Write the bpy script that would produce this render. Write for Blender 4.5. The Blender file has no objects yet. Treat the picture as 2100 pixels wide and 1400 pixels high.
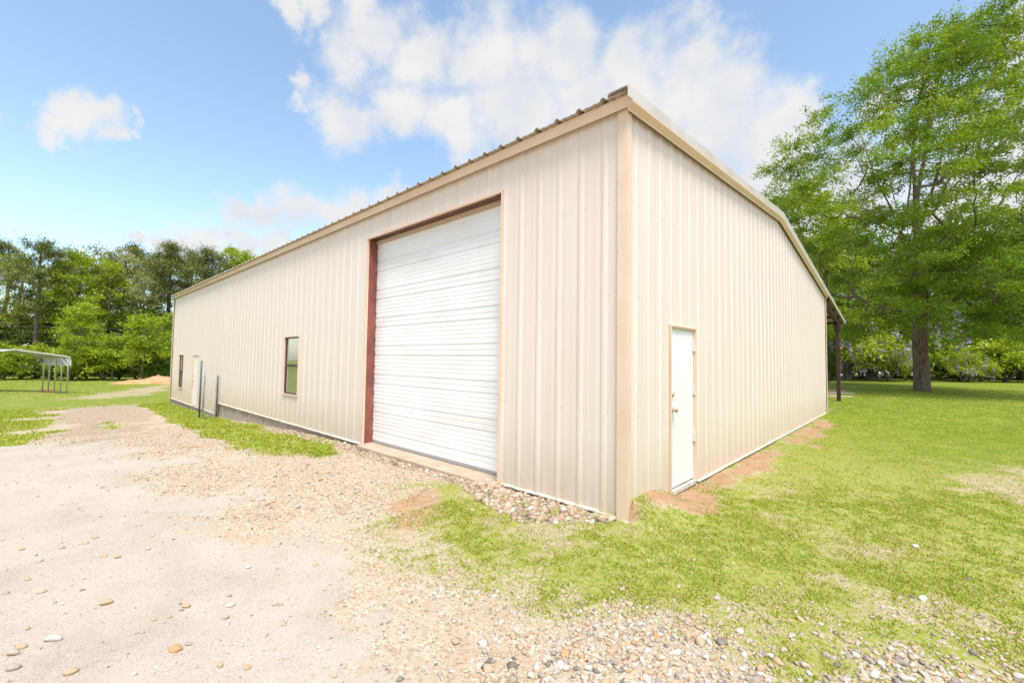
import bpy, bmesh, math, random
import numpy as np
from mathutils import Vector, Matrix

# ------------------------------------------------------------------ camera
S = bpy.context.scene
COL = S.collection
F_PX = 888.96                                   # focal length for a 2100 px wide frame
CAM = np.array([2.192, -4.0997, 1.5836])
RT = np.array([0.73311986, 0.67995197, 0.01416296])
UP = np.array([0.0191338, -0.04143758, 0.99895787])
FW = np.array([-0.67983025, 0.73208486, 0.04338877])
cam = bpy.data.cameras.new('camera')
cam.sensor_fit = 'HORIZONTAL'; cam.sensor_width = 36.0
cam.lens = F_PX / 2100.0 * 36.0
cam.clip_start = 0.05; cam.clip_end = 5000
camo = bpy.data.objects.new('camera', cam); COL.objects.link(camo)
camo.matrix_world = Matrix(((RT[0], UP[0], -FW[0], CAM[0]), (RT[1], UP[1], -FW[1], CAM[1]),
                            (RT[2], UP[2], -FW[2], CAM[2]), (0, 0, 0, 1)))
S.camera = camo

def ray(px, py):
    return FW * F_PX + RT * (px - 1050.0) - UP * (py - 700.0)
def at(px, py, depth):
    return CAM + ray(px, py) * (depth / F_PX)
def udir(px, py):
    d = ray(px, py); return d / np.linalg.norm(d)

# ------------------------------------------------------------------ exposure, world, sun
S.view_settings.view_transform = 'Standard'; S.view_settings.look = 'None'
S.view_settings.gamma = 1.0; S.view_settings.use_curve_mapping = False
S.view_settings.exposure = 1.57
SUN_AZ = (0.80, -0.60); SUN_EL = math.radians(65)
SUN_STRENGTH = 1.75; SUN_ANGLE = 20.0
SKY_STRENGTH = 0.108
CLOUD_LEVEL = 2.75

w = bpy.data.worlds.new('World'); S.world = w; w.use_nodes = True
nt = w.node_tree; nt.nodes.clear()
def N(tree, t, **kw):
    n = tree.nodes.new(t)
    for k, v in kw.items(): setattr(n, k, v)
    return n
out = N(nt, 'ShaderNodeOutputWorld'); bg = N(nt, 'ShaderNodeBackground')
bg.inputs['Strength'].default_value = SKY_STRENGTH
nt.links.new(bg.outputs[0], out.inputs[0])
sky = N(nt, 'ShaderNodeTexSky', sky_type='NISHITA'); sky.sun_disc = False
sky.sun_elevation = SUN_EL
sky.sun_rotation = math.atan2(SUN_AZ[0], SUN_AZ[1])
sky.air_density = 1.0; sky.dust_density = 1.0; sky.ozone_density = 1.6
tc = N(nt, 'ShaderNodeTexCoord')
def vmath(op, a, b=None):
    n = N(nt, 'ShaderNodeVectorMath', operation=op)
    for i, v in enumerate((a, b)):
        if v is None: continue
        if isinstance(v, (tuple, list)): n.inputs[i].default_value = v
        else: nt.links.new(v, n.inputs[i])
    return n
def fmath(op, a, b=None, c=None, clamp=False):
    n = N(nt, 'ShaderNodeMath', operation=op); n.use_clamp = clamp
    for i, v in enumerate((a, b, c)):
        if v is None: continue
        if isinstance(v, (int, float)): n.inputs[i].default_value = v
        else: nt.links.new(v, n.inputs[i])
    return n.outputs[0]
def wnoise(scale, detail, rough=0.55, vec=None):
    n = N(nt, 'ShaderNodeTexNoise'); n.inputs['Scale'].default_value = scale
    n.inputs['Detail'].default_value = detail; n.inputs['Roughness'].default_value = rough
    nt.links.new(vec if vec is not None else tc.outputs['Generated'], n.inputs['Vector'])
    return n
n1 = wnoise(7.0, 5.0); n2 = wnoise(26.0, 4.0)
d1 = vmath('MULTIPLY', vmath('SUBTRACT', n1.outputs['Color'], (0.5, 0.5, 0.5)).outputs[0], (0.20, 0.20, 0.20))
d2 = vmath('MULTIPLY', vmath('SUBTRACT', n2.outputs['Color'], (0.5, 0.5, 0.5)).outputs[0], (0.06, 0.06, 0.06))
dv = vmath('ADD', vmath('ADD', tc.outputs['Generated'], d1.outputs[0]).outputs[0], d2.outputs[0]).outputs[0]
# cumulus clouds, each lump given by its direction and its angular size
CLOUDS = [(730, 70, 95), (850, 100, 100), (1000, 110, 115), (1150, 115, 118), (1300, 115, 112), (1420, 130, 100),
          (720, 225, 85), (830, 235, 90), (930, 265, 90), (1060, 230, 120), (1190, 220, 130), (1330, 230, 150),
          (1470, 240, 130), (1560, 280, 110), (1600, 230, 80), (620, 160, 42), (600, 5, 55), (690, 0, 60),
          (1560, 380, 130), (1700, 420, 160),
          (165, 240, 64), (198, 264, 54), (118, 260, 42), (-5, 240, 34), (265, 265, 30),
          (500, 435, 54), (570, 430, 63), (640, 430, 67), (710, 425, 63), (770, 420, 54), (720, 455, 48),
          (320, 505, 41), (390, 497, 51), (435, 495, 61), (490, 505, 51), (550, 510, 46),
          (1850, 230, 90), (2000, 120, 70), (2100, 40, 90), (2250, 200, 300), (2000, 420, 250), 
          (-500, 300, 260), (-900, 100, 300), (2700, 0, 350)]
field = None
for (cx, cy, rr) in CLOUDS:
    c = udir(cx, cy)
    rad = 0.5 * (np.linalg.norm(udir(cx + rr, cy) - c) + np.linalg.norm(udir(cx, cy + rr) - c))
    dist = vmath('DISTANCE', dv, tuple(c)).outputs['Value']
    f = fmath('SUBTRACT', 1.0, fmath('DIVIDE', dist, float(rad)))
    field = f if field is None else fmath('SMOOTH_MAX', field, f, 0.25)
nlow = wnoise(3.2, 6.0)                       # scattered clouds in the rest of the sky
sepd = N(nt, 'ShaderNodeSeparateXYZ'); nt.links.new(tc.outputs['Generated'], sepd.inputs[0])
behind = fmath('SUBTRACT', 0.0, vmath('DOT_PRODUCT', tc.outputs['Generated'], tuple(FW)).outputs['Value'])
gen = fmath('MULTIPLY', fmath('SUBTRACT', nlow.outputs['Fac'], 0.45), 2.5)
gen = fmath('MINIMUM', gen, fmath('MULTIPLY', fmath('ADD', behind, 0.2), 2.0))
field = fmath('MAXIMUM', field, gen)
n3 = wnoise(15.0, 7.0, 0.62)
field = fmath('ADD', field, fmath('MULTIPLY', fmath('SUBTRACT', n3.outputs['Fac'], 0.5), 0.65))
mr = N(nt, 'ShaderNodeMapRange', interpolation_type='SMOOTHSTEP')
mr.inputs['From Min'].default_value = -0.16; mr.inputs['From Max'].default_value = 0.62
mr.inputs['To Max'].default_value = 0.96
nt.links.new(field, mr.inputs['Value'])
n4 = wnoise(9.0, 5.0)
cr = N(nt, 'ShaderNodeValToRGB')
cr.color_ramp.elements[0].position = 0.32; cr.color_ramp.elements[0].color = (0.86, 0.89, 0.95, 1)
cr.color_ramp.elements[1].position = 0.62; cr.color_ramp.elements[1].color = (1.03, 1.02, 1.0, 1)
nt.links.new(n4.outputs['Fac'], cr.inputs[0])
cl = vmath('MULTIPLY', cr.outputs[0], (CLOUD_LEVEL,) * 3)
skyc = vmath('MULTIPLY', sky.outputs[0], (1.02, 1.0, 0.90))
mix = N(nt, 'ShaderNodeMix', data_type='RGBA')
nt.links.new(mr.outputs[0], mix.inputs['Factor'])
nt.links.new(skyc.outputs[0], mix.inputs['A']); nt.links.new(cl.outputs[0], mix.inputs['B'])
nt.links.new(mix.outputs['Result'], bg.inputs['Color'])

sun = bpy.data.lights.new('sun', 'SUN'); sun.energy = SUN_STRENGTH; sun.angle = math.radians(SUN_ANGLE)
sun.color = (1.0, 0.97, 0.93)
suno = bpy.data.objects.new('sun', sun); COL.objects.link(suno)
sd = Vector((SUN_AZ[0] * math.cos(SUN_EL), SUN_AZ[1] * math.cos(SUN_EL), math.sin(SUN_EL)))
suno.rotation_euler = sd.to_track_quat('Z', 'Y').to_euler()
suno.location = (0, 0, 40)

# ------------------------------------------------------------------ helpers
def tag(o, label=None, cat=None, group=None, kind=None):
    if label: o['label'] = label
    if cat: o['category'] = cat
    if group: o['group'] = group
    if kind: o['kind'] = kind
    return o
def empty(name, loc, label, cat, group=None, rz=0.0):
    o = bpy.data.objects.new(name, None); COL.objects.link(o)
    o.location = loc; o.rotation_euler = (0, 0, rz); o.empty_display_size = 0.3
    return tag(o, label, cat, group)
def link(name, me, mats, parent=None, world_parent=True):
    o = bpy.data.objects.new(name, me); COL.objects.link(o)
    for m in (mats if isinstance(mats, (list, tuple)) else [mats]): me.materials.append(m)
    if parent is not None:
        o.parent = parent
        if world_parent:                       # geometry was given in world coordinates
            root = parent
            loc = Matrix.Identity(4)
            chain = []
            while root is not None: chain.append(root); root = root.parent
            for r_ in reversed(chain):
                loc = loc @ r_.matrix_parent_inverse @ r_.matrix_basis
            o.matrix_parent_inverse = loc.inverted()
    return o

class MB:
    """collects boxes, bars, tubes and sheets and links them as ONE mesh"""
    def __init__(s): s.v = []; s.f = []; s.m = []; s.mi = 0
    def add(s, vs, fs):
        b = len(s.v); s.v += [tuple(map(float, v)) for v in vs]
        for f in fs: s.f.append(tuple(i + b for i in f)); s.m.append(s.mi)
        return s
    def box(s, x0, x1, y0, y1, z0, z1):
        return s.add([(x0, y0, z0), (x1, y0, z0), (x1, y1, z0), (x0, y1, z0), (x0, y0, z1), (x1, y0, z1), (x1, y1, z1), (x0, y1, z1)],
                     [(0, 3, 2, 1), (4, 5, 6, 7), (0, 1, 5, 4), (1, 2, 6, 5), (2, 3, 7, 6), (3, 0, 4, 7)])
    def prism(s, poly, axis, a, b):
        """poly of 2-D points extruded along axis (0 x, 1 y, 2 z) from a to b"""
        n = len(poly); vs = []
        for t in (a, b):
            for p in poly:
                q = list(p); q.insert(axis, t); vs.append(q)
        fs = [tuple(range(n))[::-1], tuple(range(n, 2 * n))]
        fs += [(i, (i + 1) % n, n + (i + 1) % n, n + i) for i in range(n)]
        return s.add(vs, fs)
    def tube(s, pts, rad, n=10, cap=True):
        pts = [np.array(p, float) for p in pts]
        rad = rad if isinstance(rad, (list, tuple)) else [rad] * len(pts)
        vs = []; ref = None
        for i, p in enumerate(pts):
            t = pts[min(i + 1, len(pts) - 1)] - pts[max(i - 1, 0)]; t /= (np.linalg.norm(t) + 1e-9)
            if ref is None:
                ref = np.cross(t, [0, 0, 1.0] if abs(t[2]) < .9 else [1.0, 0, 0])
            a = ref - t * (ref @ t); a /= np.linalg.norm(a); ref = a; b = np.cross(t, a)
            for k in range(n):
                th = 2 * math.pi * k / n
                vs.append(p + rad[i] * (a * math.cos(th) + b * math.sin(th)))
        fs = [(i * n + k, i * n + (k + 1) % n, (i + 1) * n + (k + 1) % n, (i + 1) * n + k) for i in range(len(pts) - 1) for k in range(n)]
        if cap: fs += [tuple(range(n))[::-1], tuple(range((len(pts) - 1) * n, len(pts) * n))]
        return s.add(vs, fs)
    def build(s, name, mats, parent=None, smooth=False, bevel=0.0):
        me = bpy.data.meshes.new(name); me.from_pydata(s.v, [], s.f)
        me.polygons.foreach_set('material_index', s.m)
        if smooth: me.polygons.foreach_set('use_smooth', [True] * len(s.f))
        me.update()
        o = link(name, me, mats, parent)
        if bevel:
            md = o.modifiers.new('bevel', 'BEVEL'); md.width = bevel; md.segments = 2; md.limit_method = 'ANGLE'
        return o

def mesh_np(name, V, F, attrs=None, smooth=False):
    V = np.asarray(V, np.float32); F = np.asarray(F, np.int32); k = F.shape[1]
    me = bpy.data.meshes.new(name)
    me.vertices.add(len(V)); me.vertices.foreach_set('co', V.ravel())
    me.loops.add(F.size); me.loops.foreach_set('vertex_index', F.ravel())
    me.polygons.add(len(F)); me.polygons.foreach_set('loop_start', np.arange(0, F.size, k, dtype=np.int32))
    me.polygons.foreach_set('loop_total', np.full(len(F), k, np.int32))
    if smooth: me.polygons.foreach_set('use_smooth', np.ones(len(F), bool))
    me.update(calc_edges=True)
    for an, av in (attrs or {}).items():
        a = me.attributes.new(an, 'FLOAT', 'POINT'); a.data.foreach_set('value', np.asarray(av, np.float32))
    return me

def smooth01(a, b, x):
    t = np.clip((x - a) / (b - a), 0, 1); return t * t * (3 - 2 * t)
def vnoise(x, y, seed=0):
    xi = np.floor(x).astype(np.int64); yi = np.floor(y).astype(np.int64)
    fx = x - xi; fy = y - yi; fx = fx * fx * (3 - 2 * fx); fy = fy * fy * (3 - 2 * fy)
    def h(i, j):
        n = (i * 374761393 + j * 668265263 + seed * 974711) & 0x7fffffff
        n = ((n ^ (n >> 13)) * 1274126177) & 0x7fffffff
        return ((n ^ (n >> 16)) & 0xffff) / 65535.0
    return (h(xi, yi) * (1 - fx) + h(xi + 1, yi) * fx) * (1 - fy) + (h(xi, yi + 1) * (1 - fx) + h(xi + 1, yi + 1) * fx) * fy
def fbm(x, y, seed=0, oct=4):
    s = 0; a = 0.5; t = 0
    for o in range(oct):
        s = s + a * vnoise(x * 2 ** o + 17.3 * o, y * 2 ** o - 9.1 * o, seed + o); t += a; a *= 0.55
    return s / t

# ------------------------------------------------------------------ materials
def mat(name, base, rough=0.6, metallic=0.0, spec=0.5):
    m = bpy.data.materials.new(name); m.use_nodes = True; b = m.node_tree.nodes['Principled BSDF']
    b.inputs['Base Color'].default_value = (*base, 1); b.inputs['Roughness'].default_value = rough
    b.inputs['Metallic'].default_value = metallic; b.inputs['Specular IOR Level'].default_value = spec
    return m
def vary(m, c0, c1, scale=(1, 1, 1), nscale=3.0, detail=5.0, lo=0.35, hi=0.65, bump=0.0, bscale=None):
    t = m.node_tree; b = t.nodes['Principled BSDF']
    tcn = N(t, 'ShaderNodeTexCoord'); mp = N(t, 'ShaderNodeMapping'); mp.inputs['Scale'].default_value = scale
    t.links.new(tcn.outputs['Object'], mp.inputs['Vector'])
    n = N(t, 'ShaderNodeTexNoise'); n.inputs['Scale'].default_value = nscale; n.inputs['Detail'].default_value = detail
    t.links.new(mp.outputs[0], n.inputs['Vector'])
    r = N(t, 'ShaderNodeValToRGB'); r.color_ramp.elements[0].position = lo; r.color_ramp.elements[1].position = hi
    r.color_ramp.elements[0].color = (*c0, 1); r.color_ramp.elements[1].color = (*c1, 1)
    t.links.new(n.outputs['Fac'], r.inputs[0]); t.links.new(r.outputs[0], b.inputs['Base Color'])
    if bump:
        n2 = n
        if bscale:
            n2 = N(t, 'ShaderNodeTexNoise'); n2.inputs['Scale'].default_value = bscale; n2.inputs['Detail'].default_value = 4
            t.links.new(mp.outputs[0], n2.inputs['Vector'])
        bp = N(t, 'ShaderNodeBump'); bp.inputs['Strength'].default_value = bump; bp.inputs['Distance'].default_value = 0.02
        t.links.new(n2.outputs['Fac'], bp.inputs['Height']); t.links.new(bp.outputs[0], b.inputs['Normal'])
    return m

def siding_material():
    m = mat('cream_siding', (0.62, 0.55, 0.45), 0.42)
    t = m.node_tree; b = t.nodes['Principled BSDF']
    tcn = N(t, 'ShaderNodeTexCoord'); g = N(t, 'ShaderNodeNewGeometry')
    mp = N(t, 'ShaderNodeMapping'); mp.inputs['Scale'].default_value = (5, 5, 0.25)
    t.links.new(g.outputs['Position'], mp.inputs['Vector'])
    n = N(t, 'ShaderNodeTexNoise'); n.inputs['Scale'].default_value = 1.6; n.inputs['Detail'].default_value = 5
    t.links.new(mp.outputs[0], n.inputs['Vector'])
    r = N(t, 'ShaderNodeValToRGB')
    r.color_ramp.elements[0].position = 0.3; r.color_ramp.elements[0].color = (0.69, 0.590, 0.500, 1)
    r.color_ramp.elements[1].position = 0.7; r.color_ramp.elements[1].color = (0.735, 0.645, 0.558, 1)
    t.links.new(n.outputs['Fac'], r.inputs[0])
    # dirt splashed on the foot of the wall, streaky
    sp = N(t, 'ShaderNodeSeparateXYZ'); t.links.new(g.outputs['Position'], sp.inputs[0])
    n2 = N(t, 'ShaderNodeTexNoise'); n2.inputs['Scale'].default_value = 3.0; n2.inputs['Detail'].default_value = 6
    mp2 = N(t, 'ShaderNodeMapping'); mp2.inputs['Scale'].default_value = (4, 4, 0.6)
    t.links.new(g.outputs['Position'], mp2.inputs['Vector']); t.links.new(mp2.outputs[0], n2.inputs['Vector'])
    mh = N(t, 'ShaderNodeMapRange'); mh.inputs['From Min'].default_value = 0.75; mh.inputs['From Max'].default_value = -0.1
    t.links.new(sp.outputs['Z'], mh.inputs['Value'])
    mu = N(t, 'ShaderNodeMath', operation='MULTIPLY'); t.links.new(mh.outputs[0], mu.inputs[0]); t.links.new(n2.outputs['Fac'], mu.inputs[1])
    mu2 = N(t, 'ShaderNodeMath', operation='MULTIPLY'); t.links.new(mu.outputs[0], mu2.inputs[0]); mu2.inputs[1].default_value = 1.0
    mx = N(t, 'ShaderNodeMix', data_type='RGBA'); mx.inputs['B'].default_value = (0.50, 0.36, 0.22, 1)
    t.links.new(mu2.outputs[0], mx.inputs['Factor']); t.links.new(r.outputs[0], mx.inputs['A'])
    t.links.new(mx.outputs['Result'], b.inputs['Base Color'])
    # light oil-canning of the sheets
    n3 = N(t, 'ShaderNodeTexNoise'); n3.inputs['Scale'].default_value = 2.2; n3.inputs['Detail'].default_value = 1
    mp3 = N(t, 'ShaderNodeMapping'); mp3.inputs['Scale'].default_value = (2.4, 2.4, 0.7)
    t.links.new(g.outputs['Position'], mp3.inputs['Vector']); t.links.new(mp3.outputs[0], n3.inputs['Vector'])
    bp = N(t, 'ShaderNodeBump'); bp.inputs['Strength'].default_value = 0.06; bp.inputs['Distance'].default_value = 0.02
    t.links.new(n3.outputs['Fac'], bp.inputs['Height']); t.links.new(bp.outputs[0], b.inputs['Normal'])
    return m

M = {}
M['siding'] = siding_material()
M['screw'] = mat('screw_paint', (0.42, 0.36, 0.30), 0.5)
M['trim'] = vary(mat('tan_trim', (0.6, 0.45, 0.32), 0.42), (0.69, 0.505, 0.36), (0.74, 0.575, 0.435), (1, 1, 1), 1.5)
M['trim_dark'] = mat('tan_trim_soffit', (0.56, 0.42, 0.30), 0.5)
M['rake_cap'] = vary(mat('weathered_rake_cap', (0.62, 0.57, 0.52), 0.35), (0.58, 0.51, 0.44), (0.66, 0.61, 0.56), (1, 1, 1), 2.0)
M['lip'] = vary(mat('pale_base_lip', (0.75, 0.7, 0.63), 0.5), (0.46, 0.37, 0.28), (0.68, 0.62, 0.54), (3, 3, 3), 3.0)
M['roof'] = vary(mat('galvalume_roof', (0.42, 0.37, 0.31), 0.42, 0.25), (0.40, 0.34, 0.27), (0.52, 0.46, 0.39), (2, .3, 1), 3.0)
M['white_door'] = vary(mat('white_steel_door', (0.8, 0.8, 0.8), 0.35), (0.775, 0.75, 0.715), (0.84, 0.83, 0.815), (1, 1, 2), 1.3)
M['white_slab'] = vary(mat('white_entry_door', (0.8, 0.82, 0.84), 0.4), (0.76, 0.755, 0.74), (0.80, 0.795, 0.78), (1, 1, .4), 2.0)
M['red_steel'] = vary(mat('red_oxide_steel', (0.2, 0.06, 0.05), 0.55), (0.19, 0.055, 0.045), (0.30, 0.10, 0.075), (1, 1, 1), 4.0)
M['header'] = vary(mat('brown_steel', (0.12, 0.05, 0.04), 0.6), (0.10, 0.042, 0.034), (0.17, 0.07, 0.055), (1, 1, 1), 4.0)
M['rust_steel'] = vary(mat('dark_red_steel', (0.11, 0.045, 0.035), 0.6), (0.040, 0.017, 0.014), (0.075, 0.030, 0.023), (1, 1, 1), 3.0)
M['concrete'] = vary(mat('old_concrete', (0.4, 0.34, 0.28), 0.85), (0.30, 0.235, 0.18), (0.46, 0.385, 0.31), (1, 1, 1), 3.5, 7, .3, .7, 0.4, 30)
M['sill_concrete'] = vary(mat('dusty_concrete', (0.5, 0.4, 0.3), 0.85), (0.36, 0.275, 0.19), (0.46, 0.365, 0.27), (1, 1, 1), 4.0, 7, .3, .7, 0.3, 40)
M['bronze'] = mat('bronze_window_metal', (0.065, 0.05, 0.042), 0.4, 0.3)
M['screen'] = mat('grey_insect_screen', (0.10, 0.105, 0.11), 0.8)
M['glass'] = mat('window_glass', (0.42, 0.44, 0.43), 0.012, 0.7, 1.0)
M['glass'].node_tree.nodes['Principled BSDF'].inputs['IOR'].default_value = 2.6
M['brass'] = mat('worn_brass', (0.55, 0.40, 0.24), 0.3, 0.9)
M['hinge'] = mat('painted_hinge', (0.72, 0.66, 0.58), 0.4, 0.3)
M['galv'] = vary(mat('galvanised_steel', (0.5, 0.52, 0.53), 0.4, 0.6), (0.40, 0.42, 0.43), (0.58, 0.60, 0.61), (1, 1, 1), 9.0)
M['dark_steel'] = mat('dull_grey_steel', (0.15, 0.16, 0.16), 0.55, 0.5)
M['carport_white'] = vary(mat('carport_white', (0.7, 0.68, 0.65), 0.4), (0.46, 0.43, 0.395), (0.60, 0.575, 0.55), (1, 1, 1), 2.0)
M['brick'] = mat('red_block', (0.35, 0.10, 0.06), 0.8)
M['wire'] = mat('cable_black', (0.06, 0.06, 0.06), 0.6)
M['seal'] = mat('grey_rubber_seal', (0.30, 0.27, 0.24), 0.7)
M['board'] = vary(mat('pale_board', (0.6, 0.5, 0.4), 0.8), (0.5, 0.41, 0.32), (0.68, 0.6, 0.5), (2, 9, 2), 4)
M['bark'] = vary(mat('grey_brown_bark', (0.16, 0.12, 0.09), 0.9), (0.072, 0.048, 0.033), (0.225, 0.160, 0.112), (7, 7, 1.1), 2.6, 8, .35, .68, 1.0)
M['pine_bark'] = vary(mat('pine_bark', (0.14, 0.09, 0.07), 0.9), (0.09, 0.058, 0.044), (0.21, 0.145, 0.11), (4, 4, 1), 2.0, 6)

def ramp_material(name, stops, rough=0.6, trans=0.0, attr='tint', jitter=0.0, spec=0.3):
    m = bpy.data.materials.new(name); m.use_nodes = True; t = m.node_tree
    b = t.nodes['Principled BSDF']; o = t.nodes['Material Output']
    a = N(t, 'ShaderNodeAttribute'); a.attribute_name = attr
    val = a.outputs['Fac']
    if jitter:
        oi = N(t, 'ShaderNodeObjectInfo')
        mu = N(t, 'ShaderNodeMath', operation='MULTIPLY_ADD'); t.links.new(oi.outputs['Random'], mu.inputs[0])
        mu.inputs[1].default_value = jitter; mu.inputs[2].default_value = -jitter / 2
        ad = N(t, 'ShaderNodeMath', operation='ADD'); t.links.new(val, ad.inputs[0]); t.links.new(mu.outputs[0], ad.inputs[1])
        val = ad.outputs[0]
    r = N(t, 'ShaderNodeValToRGB'); e = r.color_ramp.elements
    while len(e) < len(stops): e.new(0.5)
    for i, (p, c) in enumerate(stops): e[i].position = p; e[i].color = (*c, 1)
    t.links.new(val, r.inputs[0])
    if trans:
        di = N(t, 'ShaderNodeBsdfDiffuse'); tr = N(t, 'ShaderNodeBsdfTranslucent'); mx = N(t, 'ShaderNodeMixShader')
        gl = N(t, 'ShaderNodeBsdfGlossy'); gl.inputs['Roughness'].default_value = 0.45; gl.inputs['Color'].default_value = (.5, .5, .5, 1)
        mg = N(t, 'ShaderNodeMixShader'); mg.inputs[0].default_value = 0.05
        t.links.new(r.outputs[0], di.inputs[0])
        hs = N(t, 'ShaderNodeHueSaturation'); hs.inputs['Hue'].default_value = 0.485; hs.inputs['Value'].default_value = 1.25
        t.links.new(r.outputs[0], hs.inputs['Color']); t.links.new(hs.outputs[0], tr.inputs[0])
        mx.inputs[0].default_value = trans
        t.links.new(di.outputs[0], mx.inputs[1]); t.links.new(tr.outputs[0], mx.inputs[2])
        t.links.new(mx.outputs[0], mg.inputs[1]); t.links.new(gl.outputs[0], mg.inputs[2])
        t.links.new(mg.outputs[0], o.inputs[0]); t.nodes.remove(b)
    else:
        b.inputs['Roughness'].default_value = rough; b.inputs['Specular IOR Level'].default_value = spec
        t.links.new(r.outputs[0], b.inputs['Base Color'])
    return m
M['oak_leaf'] = ramp_material('oak_leaf', [(0, (0.086, 0.160, 0.007)), (0.5, (0.167, 0.276, 0.011)), (1, (0.320, 0.431, 0.026))], trans=0.33)
M['lime_leaf'] = ramp_material('lime_leaf', [(0, (0.187, 0.273, 0.014)), (0.5, (0.308, 0.410, 0.020)), (1, (0.440, 0.525, 0.040))], trans=0.38, jitter=.25)
M['olive_leaf'] = ramp_material('olive_leaf', [(0, (0.190, 0.213, 0.055)), (0.5, (0.314, 0.325, 0.110)), (1, (0.470, 0.459, 0.209))], trans=0.3, jitter=.25)
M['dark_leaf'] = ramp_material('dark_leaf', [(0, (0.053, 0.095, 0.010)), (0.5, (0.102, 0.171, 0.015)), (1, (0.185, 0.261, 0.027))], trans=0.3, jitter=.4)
M['needle'] = ramp_material('pine_needle', [(0, (0.102, 0.124, 0.023)), (0.5, (0.192, 0.218, 0.047)), (1, (0.324, 0.342, 0.089))], trans=0.2, jitter=.35)
M['gold_leaf'] = ramp_material('gold_leaf', [(0, (0.16, 0.12, 0.025)), (0.5, (0.26, 0.20, 0.05)), (1, (0.36, 0.27, 0.09))], trans=0.3)
M['blossom'] = ramp_material('wisteria_blossom', [(0, (0.36, 0.28, 0.52)), (0.5, (0.50, 0.43, 0.62)), (1, (0.70, 0.65, 0.76))], trans=0.3)
M['grass_blade'] = ramp_material('grass_blade', [(0, (0.490, 0.399, 0.119)), (0.28, (0.405, 0.389, 0.050)), (0.55, (0.251, 0.327, 0.014)), (1, (0.362, 0.456, 0.027))], trans=0.3)
M['pebble'] = ramp_material('river_pebble', [(0, (0.156, 0.133, 0.110)), (0.06, (0.285, 0.244, 0.202)), (0.22, (0.414, 0.340, 0.262)), (0.4, (0.432, 0.304, 0.179)),
                                             (0.55, (0.442, 0.340, 0.239)), (0.7, (0.460, 0.391, 0.313)), (0.88, (0.534, 0.497, 0.442)), (1, (0.432, 0.248, 0.110))], rough=0.7)

M['rubble'] = ramp_material('broken_stone', [(0, (0.17, 0.13, 0.095)), (0.25, (0.32, 0.235, 0.16)), (0.6, (0.44, 0.32, 0.205)), (0.9, (0.45, 0.375, 0.29)), (1, (0.55, 0.50, 0.44))], rough=0.85)

# ------------------------------------------------------------------ ground heights
_ax = [-600, -120, -80, -60, -45, -33, -23.3, -18, -15.6, -14.7, -10.5, -7.4, -4, 0, 600]
_az = [-3.0, -1.35, -1.18, -0.98, -0.80, -0.68, -0.66, -0.55, -0.53, -0.49, -0.25, -0.10, -0.075, -0.04, -0.04]
_by = [-600, 0, 10, 13.8, 17.2, 26, 40, 600]
_bz = [0, 0, 0, 0.02, 0.20, 0.36, 0.38, 0.5]
def ground(x, y, detail=True):
    x = np.asarray(x, float); y = np.asarray(y, float)
    g = np.interp(x, _ax, _az) + smooth01(-6, -1.5, x) * np.interp(y, _by, _bz)
    # loose dirt heaped against the gable wall beside the near corner
    b = smooth01(-0.03, 0.05, y) * (1 - smooth01(0.55, 1.25, y)) * np.exp(-(np.maximum(x, 0) / 0.30) ** 2) * (x > -0.3)
    g = g + 0.20 * b
    if detail:
        g = g + 0.03 * (fbm(x * 0.7, y * 0.7, 3) - 0.5) + 0.012 * (fbm(x * 5, y * 5, 5) - 0.5)
    return g
def gpt(px, py):
    d = ray(px, py); t = 2.0 / F_PX; p = CAM
    z = 0.0
    for _ in range(30):
        t = (z - CAM[2]) / d[2]
        if t <= 0: t = 200 / F_PX
        t = min(t, 300 / F_PX)
        p = CAM + d * t
        z = 0.5 * z + 0.5 * float(ground(p[0], p[1], False))
    return p[0], p[1]
def poly(*pts): return np.array([gpt(*p) for p in pts])
def sdf(P, x, y):
    """signed distance to a polygon, positive inside"""
    n = len(P); best = np.full(x.shape, 1e9); ins = np.zeros(x.shape, bool)
    for i in range(n):
        ax, ay = P[i]; bx, by = P[(i + 1) % n]
        ex, ey = bx - ax, by - ay
        t = np.clip(((x - ax) * ex + (y - ay) * ey) / (ex * ex + ey * ey + 1e-12), 0, 1)
        best = np.minimum(best, np.hypot(x - ax - t * ex, y - ay - t * ey))
        c = ((ay > y) != (by > y)) & (x < (bx - ax) * (y - ay) / (by - ay + 1e-12) + ax)
        ins ^= c
    return np.where(ins, best, -best)
# outlines of the different ground covers
P_RIGHT = poly((1296, 1066), (1290, 1030), (1440, 1005), (1475, 975), (1695, 850), (1700, 800), (1700, 770), (2600, 790), (3600, 1100), (2900, 1450), (2100, 1315),
               (1850, 1285), (1600, 1262), (1450, 1225), (1300, 1195), (1150, 1180), (1010, 1140), (900, 1095), (850, 1060), (930, 1010),
               (985, 1008), (1010, 1040), (1060, 1072), (1180, 1082), (1270, 1078))
P_STRIP = poly((282, 826), (350, 822), (410, 845), (455, 860), (540, 880), (620, 898), (690, 918), (712, 934), (650, 943), (560, 930), (490, 915), (420, 888), (340, 856))
P_LEFT = poly((-2600, 1100), (-500, 960), (0, 912), (55, 893), (75, 870), (60, 845), (110, 828), (230, 812), (352, 800), (352, 745), (-2500, 745))
P_ISLE = poly((190, 868), (240, 862), (265, 872), (230, 880), (200, 878))
P_CONC = poly((-900, 920), (0, 913), (190, 903), (222, 925), (330, 945), (300, 990), (390, 1040), (420, 1085), (560, 1110), (700, 1080), (830, 1110),
              (760, 1180), (800, 1270), (850, 1330), (900, 1500), (700, 2600), (-2500, 1700))
P_BROWN = poly((50, 895), (80, 850), (150, 822), (300, 808), (330, 850), (250, 890), (200, 902))
P_RUBBLE = poly((1265, 1068), (1190, 1078), (1060, 1070), (990, 1035), (930, 985), (1020, 992), (1150, 1028))
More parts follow.
